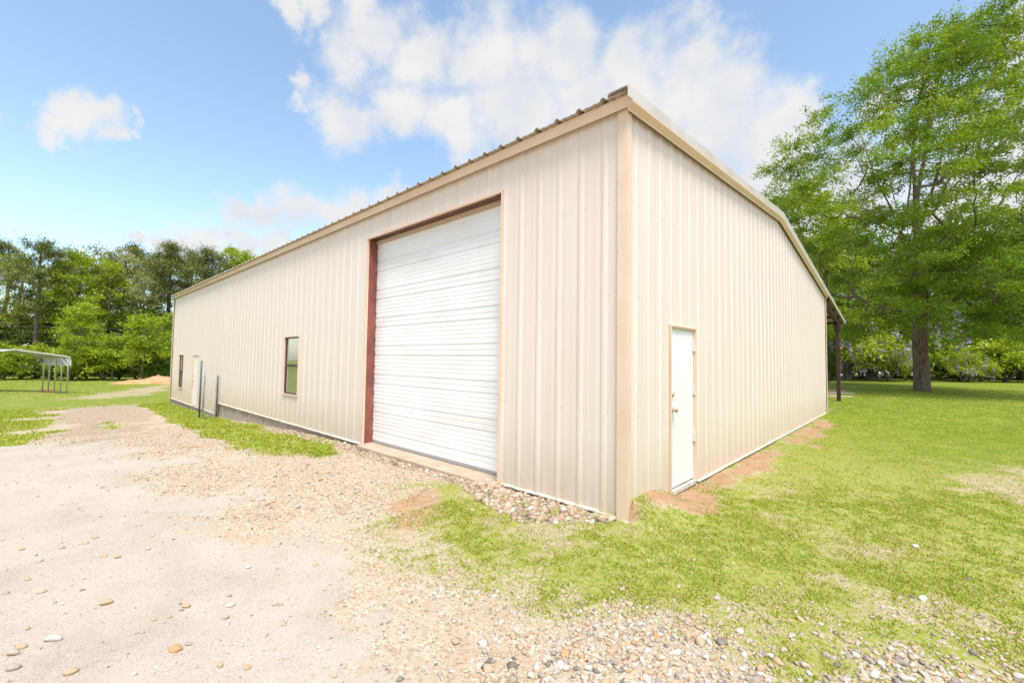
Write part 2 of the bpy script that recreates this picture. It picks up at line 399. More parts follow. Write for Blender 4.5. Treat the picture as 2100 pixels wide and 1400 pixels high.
P_WALLGRAVEL = poly((530, 868), (650, 892), (745, 915), (1020, 992), (960, 1000), (860, 968), (740, 935), (640, 905), (540, 882))
P_SAND = poly((790, 1030), (880, 1005), (900, 1040), (850, 1100), (780, 1090))
P_COARSE = poly((960, 1420), (1060, 1310), (1250, 1262), (1450, 1262), (1600, 1290), (1850, 1308), (2200, 1345), (2600, 1500), (1800, 2600), (800, 2600))
P_ORANGE = [poly((360, 912), (430, 905), (425, 914), (370, 920)), poly((1290, 1030), (1395, 1005), (1440, 1012), (1430, 1050), (1300, 1064)),
            poly((1440, 1000), (1560, 935), (1690, 858), (1705, 868), (1620, 920), (1540, 962), (1470, 1008)),
            poly((1690, 800), (1722, 800), (1722, 808), (1690, 808))]
P_BARE = [poly((1930, 990), (2100, 960), (2300, 1000), (2200, 1060), (2020, 1040)), poly((1580, 985), (1640, 980), (1650, 1000), (1590, 1005)),
          poly((1750, 1110), (1850, 1105), (1870, 1135), (1770, 1140)), poly((1130, 1090), (1180, 1088), (1190, 1105), (1140, 1110))]
P_TRACK = poly((110, 820), (230, 802), (352, 786), (352, 800), (300, 812), (200, 818))
def covers(x, y):
    """share of grass, concrete, brown gravel, orange dirt and bare yellowed lawn at a place"""
    wob = (fbm(x * 1.1, y * 1.1, 11) - 0.5)
    far = np.hypot(x - CAM[0], y - CAM[1])
    sc = 0.75 + 0.03 * far
    w1 = wob * (0.9 + 0.06 * far)
    gr = smooth01(-sc, sc, sdf(P_RIGHT, x, y) + w1 + .5)
    gl = smooth01(-0.9, 0.9, sdf(P_LEFT, x, y) + wob * 3.0 + (fbm(x * 2.6, y * 2.6, 71) - .5) * 1.2)
    gs = smooth01(-0.25, 0.25, sdf(P_STRIP, x, y) + wob * 0.7)
    gi = 0.6 * smooth01(-0.3, 0.3, sdf(P_ISLE, x, y) + wob)
    g = np.maximum(np.maximum(gr, gl), np.maximum(gs, gi))
    g = np.maximum(g, smooth01(-22, -26, x))
    bare = np.zeros_like(x)
    for P in P_BARE: bare = np.maximum(bare, .72 * smooth01(-0.6, 0.6, sdf(P, x, y) + wob * 2.2 + (fbm(x * 5, y * 5, 29) - .5) * 1.2))
    tr = smooth01(-0.8, 0.8, sdf(P_TRACK, x, y) + wob * 1.5)
    tr = np.maximum(tr, smooth01(1.2, 0.3, np.abs(y + 4.6 + 0.03 * (x + 33) + wob * 1.2)) * smooth01(-22, -26, x) * smooth01(-60, -40, x) * 0.45)
    patch = smooth01(0.48, 0.70, fbm(x * 1.7 + 5, y * 1.7, 23)) * smooth01(22, 6, far) * 0.45
    bare = np.maximum(bare, np.maximum(tr * .7, patch))
    dirt = np.zeros_like(x)
    for P in P_ORANGE: dirt = np.maximum(dirt, smooth01(-0.30, 0.25, sdf(P, x, y) + wob * 1.1 + (fbm(x * 4, y * 4, 61) - .5) * .7))
    dirt = np.maximum(dirt, 0.75 * smooth01(-0.3, 0.3, sdf(P_SAND, x, y) + wob))
    conc = smooth01(-1.1, 0.9, sdf(P_CONC, x, y) + wob * 2.6 + (fbm(x * 3.3, y * 3.3, 51) - .5) * .6)
    brown = .8 * smooth01(-1.3, 1.0, sdf(P_BROWN, x, y) + wob * 3.0)
    brown = np.maximum(brown, 0.8 * smooth01(-0.2, 0.15, sdf(P_WALLGRAVEL, x, y) + wob * 0.3))
    brown = np.maximum(brown, 0.8 * smooth01(-0.2, 0.15, sdf(P_RUBBLE, x, y) + wob * 0.3))
    g = g * (1 - .36 * smooth01(.45, .66, .6 * fbm(x * 2.3 - 3, y * 2.3, 31) + .4 * fbm(x * 7, y * 7, 32, 2)) * smooth01(11, 5, far))
    g = g * (1 - 0.55 * bare) * (1 - 0.85 * dirt)
    return g, conc * (1 - g), brown * (1 - g), dirt, bare

def axis(fine0, fine1, step, lo, hi, k=1.09):
    c = list(np.arange(fine0, fine1 + 1e-6, step)); s = step; a = fine1
    while a < hi: s *= k; a += s; c.append(a)
    s = step; a = fine0; pre = []
    while a > lo: s *= k; a -= s; pre.append(a)
    return np.array(pre[::-1] + c)
gx = axis(-9.0, 5.5, 0.06, -700, 700, 1.055); gy = axis(-4.5, 3.0, 0.06, -700, 700, 1.055)
X, Y = np.meshgrid(gx, gy); nxg, nyg = len(gx), len(gy)
Z = ground(X, Y)
Gm, Cm, Bm, Dm, Ym = covers(X, Y)
Lm = smooth01(3.5, 13, Y + .8 * X + 4 * (fbm(X * .5, Y * .5, 93) - .5)) * (X > -3) + .75 * smooth01(-14, -22, X)
idx = np.arange(nxg * nyg).reshape(nyg, nxg)
Fq = np.stack([idx[:-1, :-1], idx[:-1, 1:], idx[1:, 1:], idx[1:, :-1]], -1).reshape(-1, 4)
Vg = np.stack([X, Y, Z], -1).reshape(-1, 3)
core = np.maximum(smooth01(-.1, .1, sdf(P_RIGHT, X, Y)), np.maximum(smooth01(-.1, .1, sdf(P_LEFT, X, Y)), smooth01(-.1, .1, sdf(P_STRIP, X, Y))))
core = np.maximum(core, (X < -23).astype(float))
fc = core.reshape(-1)[Fq].mean(1)

def ground_material():
    m = bpy.data.materials.new('ground'); m.use_nodes = True; t = m.node_tree; b = t.nodes['Principled BSDF']
    b.inputs['Roughness'].default_value = 0.95; b.inputs['Specular IOR Level'].default_value = 0.15
    L = t.links
    g = N(t, 'ShaderNodeNewGeometry'); pos = g.outputs['Position']
    def at_(n): a = N(t, 'ShaderNodeAttribute'); a.attribute_name = n; return a.outputs['Fac']
    def nz(s, d=5, r=0.6):
        n = N(t, 'ShaderNodeTexNoise'); n.inputs['Scale'].default_value = s; n.inputs['Detail'].default_value = d
        n.inputs['Roughness'].default_value = r; L.new(pos, n.inputs['Vector']); return n.outputs['Fac']
    def ramp(v, *st):
        r = N(t, 'ShaderNodeValToRGB'); e = r.color_ramp.elements
        while len(e) < len(st): e.new(.5)
        for i, (p, c) in enumerate(st): e[i].position = p; e[i].color = (*c, 1)
        L.new(v, r.inputs[0]); return r.outputs[0]
    def mixc(f, a, c):
        x = N(t, 'ShaderNodeMix', data_type='RGBA'); L.new(f, x.inputs['Factor']); L.new(a, x.inputs['A']); L.new(c, x.inputs['B']); return x.outputs['Result']
    def brk(a, n, amt=0.9):
        """break a soft mask up with noise"""
        s = N(t, 'ShaderNodeMath', operation='SUBTRACT'); L.new(n, s.inputs[0]); s.inputs[1].default_value = 0.5
        mu = N(t, 'ShaderNodeMath', operation='MULTIPLY_ADD'); L.new(s.outputs[0], mu.inputs[0]); mu.inputs[1].default_value = amt; L.new(a, mu.inputs[2])
        mrn = N(t, 'ShaderNodeMapRange', interpolation_type='SMOOTHSTEP'); L.new(mu.outputs[0], mrn.inputs[0])
        mrn.inputs['From Min'].default_value = 0.32; mrn.inputs['From Max'].default_value = 0.68; return mrn.outputs[0]
    vo = N(t, 'ShaderNodeTexVoronoi'); vo.inputs['Scale'].default_value = 58; L.new(pos, vo.inputs['Vector'])
    sepc = N(t, 'ShaderNodeSeparateColor'); L.new(vo.outputs['Color'], sepc.inputs[0])
    gravel = ramp(sepc.outputs[0], (0, (0.242, 0.193, 0.144)), (0.15, (0.348, 0.268, 0.183)), (0.4, (0.445, 0.334, 0.219)), (0.7, (0.484, 0.399, 0.298)), (1, (0.561, 0.508, 0.419)))
    sandy = ramp(nz(1.3, 6), (0.3, (0.411, 0.305, 0.203)), (0.7, (0.460, 0.376, 0.281)))
    gravel = mixc(brk(nz(4.0, 4), nz(60, 3), 0.6), sandy, gravel)
    concrete = ramp(nz(1.1, 11, 0.72), (0.30, (0.283, 0.223, 0.167)), (0.44, (0.401, 0.323, 0.244)), (0.54, (0.459, 0.380, 0.298)), (0.72, (0.479, 0.418, 0.348)))
    speck = ramp(nz(120, 3, 0.7), (0.36, (0.207, 0.164, 0.127)), (0.46, (0.395, 0.338, 0.277)), (0.62, (0.508, 0.470, 0.414)))
    mxs = N(t, 'ShaderNodeMix', data_type='RGBA'); mxs.inputs['Factor'].default_value = 0.5
    L.new(concrete, mxs.inputs['A']); L.new(speck, mxs.inputs['B']); concrete = mxs.outputs['Result']
    brown = ramp(sepc.outputs[1], (0, (0.14, 0.11, 0.085)), (0.3, (0.30, 0.22, 0.15)), (0.7, (0.42, 0.315, 0.215)), (1, (0.54, 0.45, 0.35)))
    dirt = ramp(nz(7, 8, 0.65), (0.3, (0.29, 0.165, 0.085)), (0.7, (0.43, 0.285, 0.17)))
    turf = ramp(nz(22, 8, 0.78), (0.30, (0.148, 0.201, 0.017)), (0.46, (0.234, 0.264, 0.037)), (0.58, (0.335, 0.311, 0.111)), (0.70, (0.420, 0.354, 0.231)))
    lush = ramp(nz(2.2, 10, 0.78), (0.30, (0.100, 0.151, 0.010)), (0.48, (0.155, 0.202, 0.016)), (0.60, (0.229, 0.247, 0.034)), (0.74, (0.329, 0.293, 0.092)))
    turf = mixc(at_('lush'), turf, lush)
    straw = ramp(nz(14, 8, 0.7), (0.3, (0.31, 0.25, 0.12)), (0.7, (0.44, 0.36, 0.24)))
    c = mixc(brk(at_('conc'), nz(7, 6)), gravel, concrete)
    c = mixc(brk(at_('brown'), nz(5, 6)), c, brown)
    c = mixc(brk(at_('grass'), nz(26, 8, 0.8), 2.2), c, turf)
    sg = N(t, 'ShaderNodeMath', operation='MULTIPLY'); L.new(at_('bare'), sg.inputs[0]); L.new(at_('core'), sg.inputs[1])
    c = mixc(brk(sg.outputs[0], nz(24, 8, 0.8), 2.0), c, straw)
    c = mixc(brk(at_('dirt'), nz(16, 8, 0.75), 1.4), c, dirt)
    L.new(c, b.inputs['Base Color'])
    bp = N(t, 'ShaderNodeBump'); bp.inputs['Strength'].default_value = 0.5; bp.inputs['Distance'].default_value = 0.012
    inv = N(t, 'ShaderNodeMath', operation='SUBTRACT'); inv.inputs[0].default_value = 1.0; L.new(vo.outputs['Distance'], inv.inputs[1])
    ic = N(t, 'ShaderNodeMath', operation='SUBTRACT'); ic.inputs[0].default_value = 1.0; L.new(at_('conc'), ic.inputs[1])
    mu = N(t, 'ShaderNodeMath', operation='MULTIPLY'); L.new(inv.outputs[0], mu.inputs[0]); L.new(ic.outputs[0], mu.inputs[1])
    ad = N(t, 'ShaderNodeMath', operation='ADD'); L.new(mu.outputs[0], ad.inputs[0]); L.new(nz(45, 6, 0.7), ad.inputs[1])
    L.new(ad.outputs[0], bp.inputs['Height']); L.new(bp.outputs[0], b.inputs['Normal'])
    return m
M['ground'] = ground_material()
for nm, sel in (('lawn', fc > 0.5), ('driveway', fc <= 0.5)):
    fs = Fq[sel]; used, inv = np.unique(fs, return_inverse=True)
    me = mesh_np(nm, Vg[used], inv.reshape(-1, 4), dict(grass=Gm.ravel()[used], conc=Cm.ravel()[used], brown=Bm.ravel()[used],
                 dirt=Dm.ravel()[used], bare=Ym.ravel()[used], lush=Lm.ravel()[used], core=core.ravel()[used]), True)
    o = link(nm, me, M['ground']); tag(o, kind='structure')
    o['label'] = ('mown green and straw coloured lawn around the metal building' if nm == 'lawn' else
                  'pale gravel and worn concrete driveway in front of the metal building')

# ------------------------------------------------------------------ the metal building
XR0, XL = 0.0, -23.45          # near corner and far end of the long front wall
WG = 13.76                     # length of the gable wall
_ry = [-0.25, 6.91, 18.55]; _rz = [4.37, 4.93, 3.38]
def roof_top(y): return float(np.interp(y, _ry, _rz))
XSTEP = -15.25; ZSTEP = -0.39  # the far bay of the wall starts lower
bld = empty('metal_building', (0, 0, 0), 'long cream ribbed metal workshop building with tan trim and a large white overhead door', 'building')

def rib_profile(s0, s1, phase, extra=(), hh=.012, ww=.044, mm=.0014):
    pts = []
    k0 = int(math.floor((s0 - phase) / 0.3048)) - 1; k1 = int(math.ceil((s1 - phase) / 0.3048)) + 1
    for k in range(k0, k1 + 1):
        c = phase + k * 0.3048
        pts += [(c - ww, 0), (c - .016, hh), (c + .016, hh), (c + ww, 0)]
        for q in (c + .1016, c + .2032): pts += [(q - .020, 0), (q - .008, mm), (q + .008, mm), (q + .020, 0)]
    pts.sort(); S_ = np.array([p[0] for p in pts]); D_ = np.array([p[1] for p in pts])
    ss = sorted(set([s for s in S_ if s0 < s < s1] + [s0, s1] + [e for e in extra if s0 < e < s1]))
    return [(s, float(np.interp(s, S_, D_))) for s in ss]

def ribbed_wall(name, pt, s0, s1, phase, zb, zt, holes, parent, girts, flip=False):
    """sheet of rib profile along s; pt(s, off, z) gives the world point; holes = (s0, s1, z0, z1)"""
    mb = MB(); ex = []
    for h in holes: ex += [h[0], h[1]]
    ex += [XSTEP, XSTEP + 1e-4, 6.91]
    pr = rib_profile(s0, s1, phase, ex)
    for (a, da), (b, db) in zip(pr[:-1], pr[1:]):
        mid = (a + b) / 2
        spans = [(zb(mid), None)]
        cuts = sorted([(h[2], h[3]) for h in holes if h[0] < mid < h[1]])
        lo = zb(mid); segs = []
        for z0, z1 in cuts:
            if z0 > lo: segs.append((lo, z0))
            lo = z1
        segs.append((lo, None))
        for z0, z1 in segs:
            za = z1 if z1 is not None else zt(a); zbb = z1 if z1 is not None else zt(b)
            q = [pt(a, da, z0), pt(b, db, z0), pt(b, db, zbb), pt(a, da, za)]
            mb.add(q, [(3, 2, 1, 0) if flip else (0, 1, 2, 3)])
    # screw heads on the girt lines belong to the sheet
    mb.mi = 1
    k0 = int(math.floor((s0 - phase) / 0.3048)); k1 = int(math.ceil((s1 - phase) / 0.3048))
    for k in range(k0, k1 + 1):
        for dx in (0.055,):
            s = phase + k * 0.3048 + dx
            if not s0 + .1 < s < s1 - .1: continue
            for z in girts:
                if any(h[0] - .06 < s < h[1] + .06 and h[2] - .06 < z < h[3] + .06 for h in holes) or z > zt(s) - .12: continue
                vs = []
                for o_, rr in ((0.0, .0055), (.004, .0045)):
                    for q in range(6):
                        th = q * math.pi / 3; vs.append(pt(s + rr * math.cos(th), o_, z + rr * math.sin(th)))
                mb.add(vs, [(q, (q + 1) % 6, 6 + (q + 1) % 6, 6 + q) for q in range(6)] + [tuple(range(6, 12))])
    return mb.build(name, [M['siding'], M['screw']], parent)

OD = (-5.35, -1.82, -1.0, 3.83)                         # overhead door opening
W1 = (-9.40, -8.46, 0.66, 2.10); W2 = (-21.80, -20.86, 0.17, 1.63); D2 = (-19.10, -18.17, -1.0, 1.62)
GD = (1.075, 1.935, -1.0, 2.05)
zfb = lambda s: ZSTEP if s < XSTEP else 0.0
zft = lambda s: 4.335
fr = ribbed_wall('front_wall', lambda s, o, z: (s, -o, z), XL, -0.0, -0.265 + 0.3048 * 0, zfb, zft, [OD, W1, W2, D2], bld, (0.12, 1.05, 2.3, 3.3), False)
zgt = lambda s: roof_top(s) - 0.10
ga = ribbed_wall('gable_wall', lambda s, o, z: (o, s, z), 0.0, WG, 0.235, lambda s: 0.0, zgt, [GD], bld, (0.12, 1.0, 2.3, 3.3), False)
rear = MB()
rear.add([(XL, WG, -0.6), (0, WG, -0.6), (0, WG, roof_top(WG) - .06), (XL, WG, roof_top(WG) - .06)], [(0, 1, 2, 3)])
rear.build('rear_wall', M['siding'], bld)
endw = MB(); endw.add([(XL, 0, -.6), (XL, WG, -.6), (XL, WG, roof_top(WG) - .06), (XL, 6.91, 4.87), (XL, 0, 4.3)], [(0, 1, 2, 3, 4)])
endw.build('end_wall', M['siding'], bld)
# foundation, low lip at the foot of the siding, sill under the overhead door
fd = MB()
fd.box(XSTEP + .02, OD[0] - .02, 0.02, 0.30, -1.3, -0.003); fd.box(XL + .02, XSTEP + .018, 0.02, 0.30, -1.4, ZSTEP - .003)
fd.box(OD[1] + .02, -0.02, 0.02, 0.3, -.8, -.003); fd.box(-.30, -0.02, 0.302, WG - .02, -.8, -.003)
fd.build('foundation', M['concrete'], bld, bevel=0.008)
sl = MB(); sl.prism([(-.15, -.6), (-.135, -.012), (.30, .012), (.30, -.6)], 0, OD[0] - .018, OD[1] + .018)
sl.build('door_sill', M['sill_concrete'], bld, bevel=0.012)
def lip(name, x0, x1, z):
    m_ = MB(); n_ = 40; rng = random.Random(4)
    for i in range(n_):
        a = x0 + (x1 - x0) * i / n_; b = x0 + (x1 - x0) * (i + 1) / n_
        m_.prism([(-.002, z + .004), (-.036 - rng.uniform(-.006, .006), z - .006 - rng.uniform(0, .010)), (-.034, z - .024), (.015, z - .012)], 0, a, b)
    return m_.build(name, M['lip'], bld)
lip('base_lip', XSTEP + .01, OD[0] - .05, 0); lip('base_lip', OD[1] + .05, -.06, 0); lip('base_lip', XL, XSTEP - .01, ZSTEP)
gl_ = MB(); rng = random.Random(5)
for i in range(60):
    a = 1.97 + (WG - 1.97) * i / 60; b = 1.97 + (WG - 1.97) * (i + 1) / 60
    gl_.prism([(.002, .004), (.034 + rng.uniform(-.006, .006), -.006 - rng.uniform(0, .008)), (.03, -.02), (-.015, -.012)], 1, a, b)
gl_.build('base_lip', M['lip'], bld)
# corner trims
def corner_trim(name, sx):
    m_ = MB()
    if sx == 0:
        m_.prism([(-.085, -.028), (-.085, -.036), (.034, -.036), (.034, .050), (.028, .050), (.028, -.028)], 2, -.03, 4.275)
        for z in (0.3, 1.05, 1.95, 2.75, 3.5): m_.tube([(-.078, -.035, z), (-.078, -.042, z)], .006, 6)
    else:
        m_.prism([(XL + .12, -.034), (XL + .12, -.042), (XL - .042, -.042), (XL - .042, .1), (XL - .034, .1), (XL - .034, -.034)], 2, ZSTEP - .02, 4.26)
    return m_.build(name, M['trim'], bld)
corner_trim('corner_trim', 0); corner_trim('corner_trim', 1)
ct = MB(); ct.prism([(-.02, WG + .042), (.042, WG + .042), (.042, WG - .10), (.034, WG - .10), (.034, WG + .034), (-.02, WG + .034)], 2, 0, zgt(WG) - .03)
ct.build('corner_trim', M['trim'], bld)
# eave trim along the front
ev = MB(); ev.prism([(-.060, 4.246), (-.072, 4.238), (-.100, 4.352), (-.096, 4.360), (-.02, 4.352), (-.052, 4.26)], 0, XL - .05, .104)
ev.build('eave_trim', M['trim'], bld)
# roof: ribbed sheet whose ribs run up the slope
rf = MB()
pr = rib_profile(XL - .08, .085, -0.195, (), .034, .042, .006)
def rz(y): return roof_top(y) - 0.017
ys = [-.165, 6.91, 18.55]
for (a, da), (b, db) in zip(pr[:-1], pr[1:]):
    for y0, y1 in zip(ys[:-1], ys[1:]):
        for dz in (0.0, -0.006):
            q = [(a, y0, rz(y0) + da + dz), (b, y0, rz(y0) + db + dz), (b, y1, rz(y1) + db + dz), (a, y1, rz(y1) + da + dz)]
            rf.add(q, [(0, 1, 2, 3)])
    rf.add([(a, ys[0], rz(ys[0]) + da), (b, ys[0], rz(ys[0]) + db), (b, ys[0], rz(ys[0]) + db - .006), (a, ys[0], rz(ys[0]) + da - .006)], [(0, 1, 2, 3)])
rf.build('roof', M['roof'], bld)
cap = MB(); cap.prism([(6.71, rz(6.71) + .036), (6.91, rz(6.91) + .05), (7.11, rz(7.11) + .036), (6.91, rz(6.91) + .042)], 0, XL - .08, .085)
cap.build('ridge_cap', M['roof'], bld)
# rake trim: a cap over the roof edge with a face and a tan return below it
def rake(name, y0, y1, matr, prof):
    m_ = MB(); n_ = len(prof); vs = []
    for y in (y0, y1):
        for (x, z) in prof: vs.append((x, y, roof_top(y) + z))
    m_.add(vs, [tuple(range(n_)), tuple(range(n_, 2 * n_))[::-1]] + [(i, n_ + i, n_ + (i + 1) % n_, (i + 1) % n_) for i in range(n_)])
    return m_.build(name, matr, bld)
face = [(-.13, 0.004), (-.10, 0.026), (.10, 0.030), (.128, .012), (.118, -.098), (.109, -.098), (.112, .004), (.095, .018), (-.10, .018), (-.13, -.004)]
ret = [(.108, -.100), (.119, -.101), (.119, -.118), (.066, -.165), (.066, -.185), (.056, -.185), (.056, -.155), (.10, -.108)]
rake('rake_cap', -.185, 6.908, M['rake_cap'], face); rake('rake_cap', 6.912, 18.56, M['rake_cap'], face)
rake('rake_trim', -.085, 6.908, M['trim'], ret); rake('rake_trim', 6.912, WG + .05, M['trim'], ret)
# lean-to canopy past the gable wall: rafters, eave beam, posts
for xr in (-.06, -7.8, -15.6, -23.3):
    m_ = MB(); y0, y1 = WG + .05, 18.4
    vs = []
    for y in (y0, y1):
        z = rz(y) - .10
        for (dx, dz) in ((-.05, 0), (.05, 0), (.05, -.20), (-.05, -.20)): vs.append((xr + dx, y, z + dz))
    m_.add(vs, [(0, 1, 2, 3), (7, 6, 5, 4), (0, 4, 5, 1), (1, 5, 6, 2), (2, 6, 7, 3), (3, 7, 4, 0)])
    m_.build('canopy_rafter', M['rust_steel'], bld)
for k, yp in enumerate((14.6, 16.0, 17.3, 18.4)):
    m_ = MB(); z = rz(yp) - .012; m_.box(XL, .03, yp - .03, yp + .03, z - .085, z - .006); m_.build('canopy_purlin', M['rust_steel'], bld)
for xr in (-.03, -7.8, -15.6, -23.3):
    m_ = MB(); yp = 17.35; gz = float(ground(xr, yp)); zt_ = rz(yp) - .30
    m_.box(xr - .065, xr + .065, yp - .065, yp + .065, gz - .3, zt_); m_.box(xr - .11, xr + .11, yp - .11, yp + .11, zt_ - .25, zt_ + .0)
    m_.build('canopy_post', M['rust_steel'], bld, bevel=.006)
# ---- overhead door
DY = 0.19
odr = MB()
z0 = 0.035; zq = 3.90; ph = 0.533
prof = []
k = 0; z = z0
while z < zq:
    b0 = z
    for (dz, dp) in ((0.0, .010), (.012, .010), (.022, -.004), (.085, -.004), (.090, .002), (.098, .002), (.103, -.004), (.165, -.004), (.168, .008), (.186, .008), (.196, -.004)):
        prof.append((b0 + dz, dp))
    for q in range(4):
        c = b0 + .260 + q * .066
        prof += [(c - .016, -.004), (c - .004, -.0018), (c + .004, -.0018), (c + .016, -.004)]
    prof.append((b0 + ph - .006, -.004)); z += ph
prof = [p for p in prof if p[0] <= zq]
for (za, da), (zb_, db) in zip(prof[:-1], prof[1:]):
    odr.add([(OD[0] - .1, DY + da, za), (OD[1] + .1, DY + da, za), (OD[1] + .1, DY + db, zb_), (OD[0] - .1, DY + db, zb_)], [(0, 1, 2, 3)])
odo = odr.build('overhead_door', M['white_door'], bld)
m_ = MB(); m_.box(OD[0] + .002, OD[1] - .002, DY - .022, DY + .012, .010, .033); m_.build('bottom_seal', M['seal'], odo)
m_ = MB(); m_.box(OD[0] + .006, OD[1] - .006, DY - .035, DY - .010, 3.765, 3.824); m_.build('head_flashing', M['trim_dark'], odo)
jb = MB(); jb.box(OD[0] - .04, OD[0], .002, DY - .012, .0, OD[3]); jb.build('door_jamb', M['red_steel'], bld)
jb = MB(); jb.box(OD[1], OD[1] + .04, .002, DY - .012, .0, OD[3]); jb.build('door_jamb', M['red_steel'], bld)
jb = MB(); jb.box(OD[0] - .04, OD[1] + .04, .002, DY - .04, OD[3] + .001, OD[3] + .05)
jb.box(OD[1] - .16, OD[1] - .02, .02, .15, OD[3] - .030, OD[3] + .0005); jb.build('door_header', M['header'], bld)
for i in range(15):
    tr_ = MB(); tr_.tube([(OD[0] + .004, DY - .02, .2 + i * .25), (OD[0] + .022, DY - .02, .2 + i * .25)], .012, 6); tr_.build('track_bolt', M['dark_steel'], odo)
def opening_trim(name, s0, s1, zb_, zt_, w_, p0, p1, pt, parent, sill=True, matr=None):
    m_ = MB()
    def bx(a, b, c, d, q0=p0, q1=p1):
        P = [pt(a, q0, c), pt(b, q0, c), pt(b, q1, c), pt(a, q1, c), pt(a, q0, d), pt(b, q0, d), pt(b, q1, d), pt(a, q1, d)]
        m_.add(P, [(0, 3, 2, 1), (4, 5, 6, 7), (0, 1, 5, 4), (1, 2, 6, 5), (2, 3, 7, 6), (3, 0, 4, 7)])
    bx(s0 - w_, s0 + .004, zb_, zt_ - .0); bx(s1 - .004, s1 + w_, zb_, zt_ - .0)
    bx(s0 - w_, s1 + w_, zt_ - .001, zt_ + w_, p0 - .001, p1 + .001)
    if sill: bx(s0 - w_ - .01, s1 + w_ + .01, zb_ - w_, zb_ + .001, p0 - .002, p1 + .012)
    return m_.build(name, matr or M['trim'], parent)
ptf = lambda s, o, z: (s, -o, z)
ptg = lambda s, o, z: (o, s, z)
opening_trim('door_trim', OD[0], OD[1], -.01, OD[3], .035, -.01, .030, ptf, bld, False)

# ---- hinged doors
def entry_door(label, s0, s1, zb_, zt_, pt, knob_s, hinge_s, deep):
    d_ = MB()
    def bx(m_, a, b, q0, q1, c, d):
        P = [pt(a, q0, c), pt(b, q0, c), pt(b, q1, c), pt(a, q1, c), pt(a, q0, d), pt(b, q0, d), pt(b, q1, d), pt(a, q1, d)]
        m_.add(P, [(0, 3, 2, 1), (4, 5, 6, 7), (0, 1, 5, 4), (1, 2, 6, 5), (2, 3, 7, 6), (3, 0, 4, 7)])
    bx(d_, s0 + .024, s1 - .024, -deep - .045, -deep, zb_ + .05, zt_ - .026)
    do = d_.build('entry_door', M['white_slab'], bld, bevel=.003)
    if label: do['label'] = label
    opening_trim('door_trim', s0, s1, zb_, zt_, .020, -deep - .02, .024, pt, do, False)
    f_ = MB(); e = .003
    bx(f_, s0 + e, s0 + .022, -deep - .06, -deep + .018, zb_, zt_ - e); bx(f_, s1 - .022, s1 - e, -deep - .06, -deep + .018, zb_, zt_ - e)
    bx(f_, s0 + .023, s1 - .023, -deep - .06, -deep + .018, zt_ - .024, zt_ - e)
    f_.build('door_frame', M['trim'], do)
    t_ = MB(); bx(t_, s0 + .023, s1 - .023, -deep - .08, .028, zb_ - .02, zb_ + .03); t_.build('threshold', M['lip'], do)
    for hz in (zb_ + .60, zb_ + 1.22, zb_ + 1.80):
        h_ = MB(); bx(h_, hinge_s - .028, hinge_s + .028, -deep + .001, -deep + .022, hz - .06, hz + .06)
        P0, P1 = pt(hinge_s, -deep + .026, hz - .065), pt(hinge_s, -deep + .026, hz + .065); h_.tube([P0, P1], .011, 8)
        h_.build('hinge', M['hinge'], do)
    k_ = MB(); kz = zb_ + 1.0
    k_.tube([pt(knob_s, -deep, kz), pt(knob_s, -deep + .008, kz), pt(knob_s, -deep + .010, kz), pt(knob_s, -deep + .035, kz), pt(knob_s, -deep + .045, kz), pt(knob_s, -deep + .062, kz), pt(knob_s, -deep + .07, kz)],
            [.030, .030, .014, .013, .026, .028, .012], 14)
    k_.build('door_knob', M['brass'], do, True)
    b_ = MB(); b_.tube([pt(knob_s, -deep, kz + .19), pt(knob_s, -deep + .016, kz + .19), pt(knob_s, -deep + .022, kz + .19)], [.028, .026, .012], 14)
    b_.build('deadbolt', M['brass'], do, True)
    return do
entry_door('white steel entry door in the gable wall', GD[0] + .03, GD[1] - .03, .0, GD[3] - .02, ptg, GD[0] + .115, GD[1] - .055, .010)
entry_door('white entry door at the far end of the front wall', D2[0] + .03, D2[1] - .03, ZSTEP - .02, D2[3] - .02, ptf, D2[0] + .13, D2[1] - .055, .010)
# ---- windows
def window(label, h, zsplit, screen):
    s0, s1, a, b = h; q = .03
    fr_ = MB(); y0, y1 = .006, .056
    s0 += .028; s1 -= .028; a += .02; b -= .028
    fr_.box(s0, s0 + q, y0, y1, a, b); fr_.box(s1 - q, s1, y0, y1, a, b); fr_.box(s0 + q + .001, s1 - q - .001, y0, y1, a, a + .035); fr_.box(s0 + q + .001, s1 - q - .001, y0, y1, b - .03, b)
    fr_.box(s0 + q + .001, s1 - q - .001, y0 - .008, y1 - .003, zsplit - .030, zsplit + .030)
    wo = fr_.build('window', M['bronze'], bld, bevel=.003); wo['label'] = label
    for (xa, xb) in ((s0 + q + .001, s0 + q + .028), (s1 - q - .028, s1 - q - .001)):
        sh = MB(); sh.box(xa, xb, y0 + .012, y1 - .012, a + .036, zsplit - .031); sh.build('sash_stile', M['bronze'], wo)
    for (za, zb_) in ((zsplit + .031, b - .031), (a + .036, zsplit - .031)):
        g_ = MB(); g_.box(s0 + q + .0015, s1 - q - .0015, .028, .034, za, zb_)
        g_.build('window_pane', M['screen'] if (screen and za < zsplit) else M['glass'], wo)
    bk = MB(); bk.box(s0, s1, .25, .26, a, b); bk.build('pane_backing', M['screen'], wo)  # plain dark sheet closing the opening behind the panes
    opening_trim('window_trim', h[0] + .025, h[1] - .025, h[2] + .02, h[3] - .025, .019, -.06, .026, ptf, wo, True)
    return wo
window('narrow single hung window beside the overhead door', W1, 1.38, False)
window('far window with a dark screen over its lower half', W2, 0.90, True)

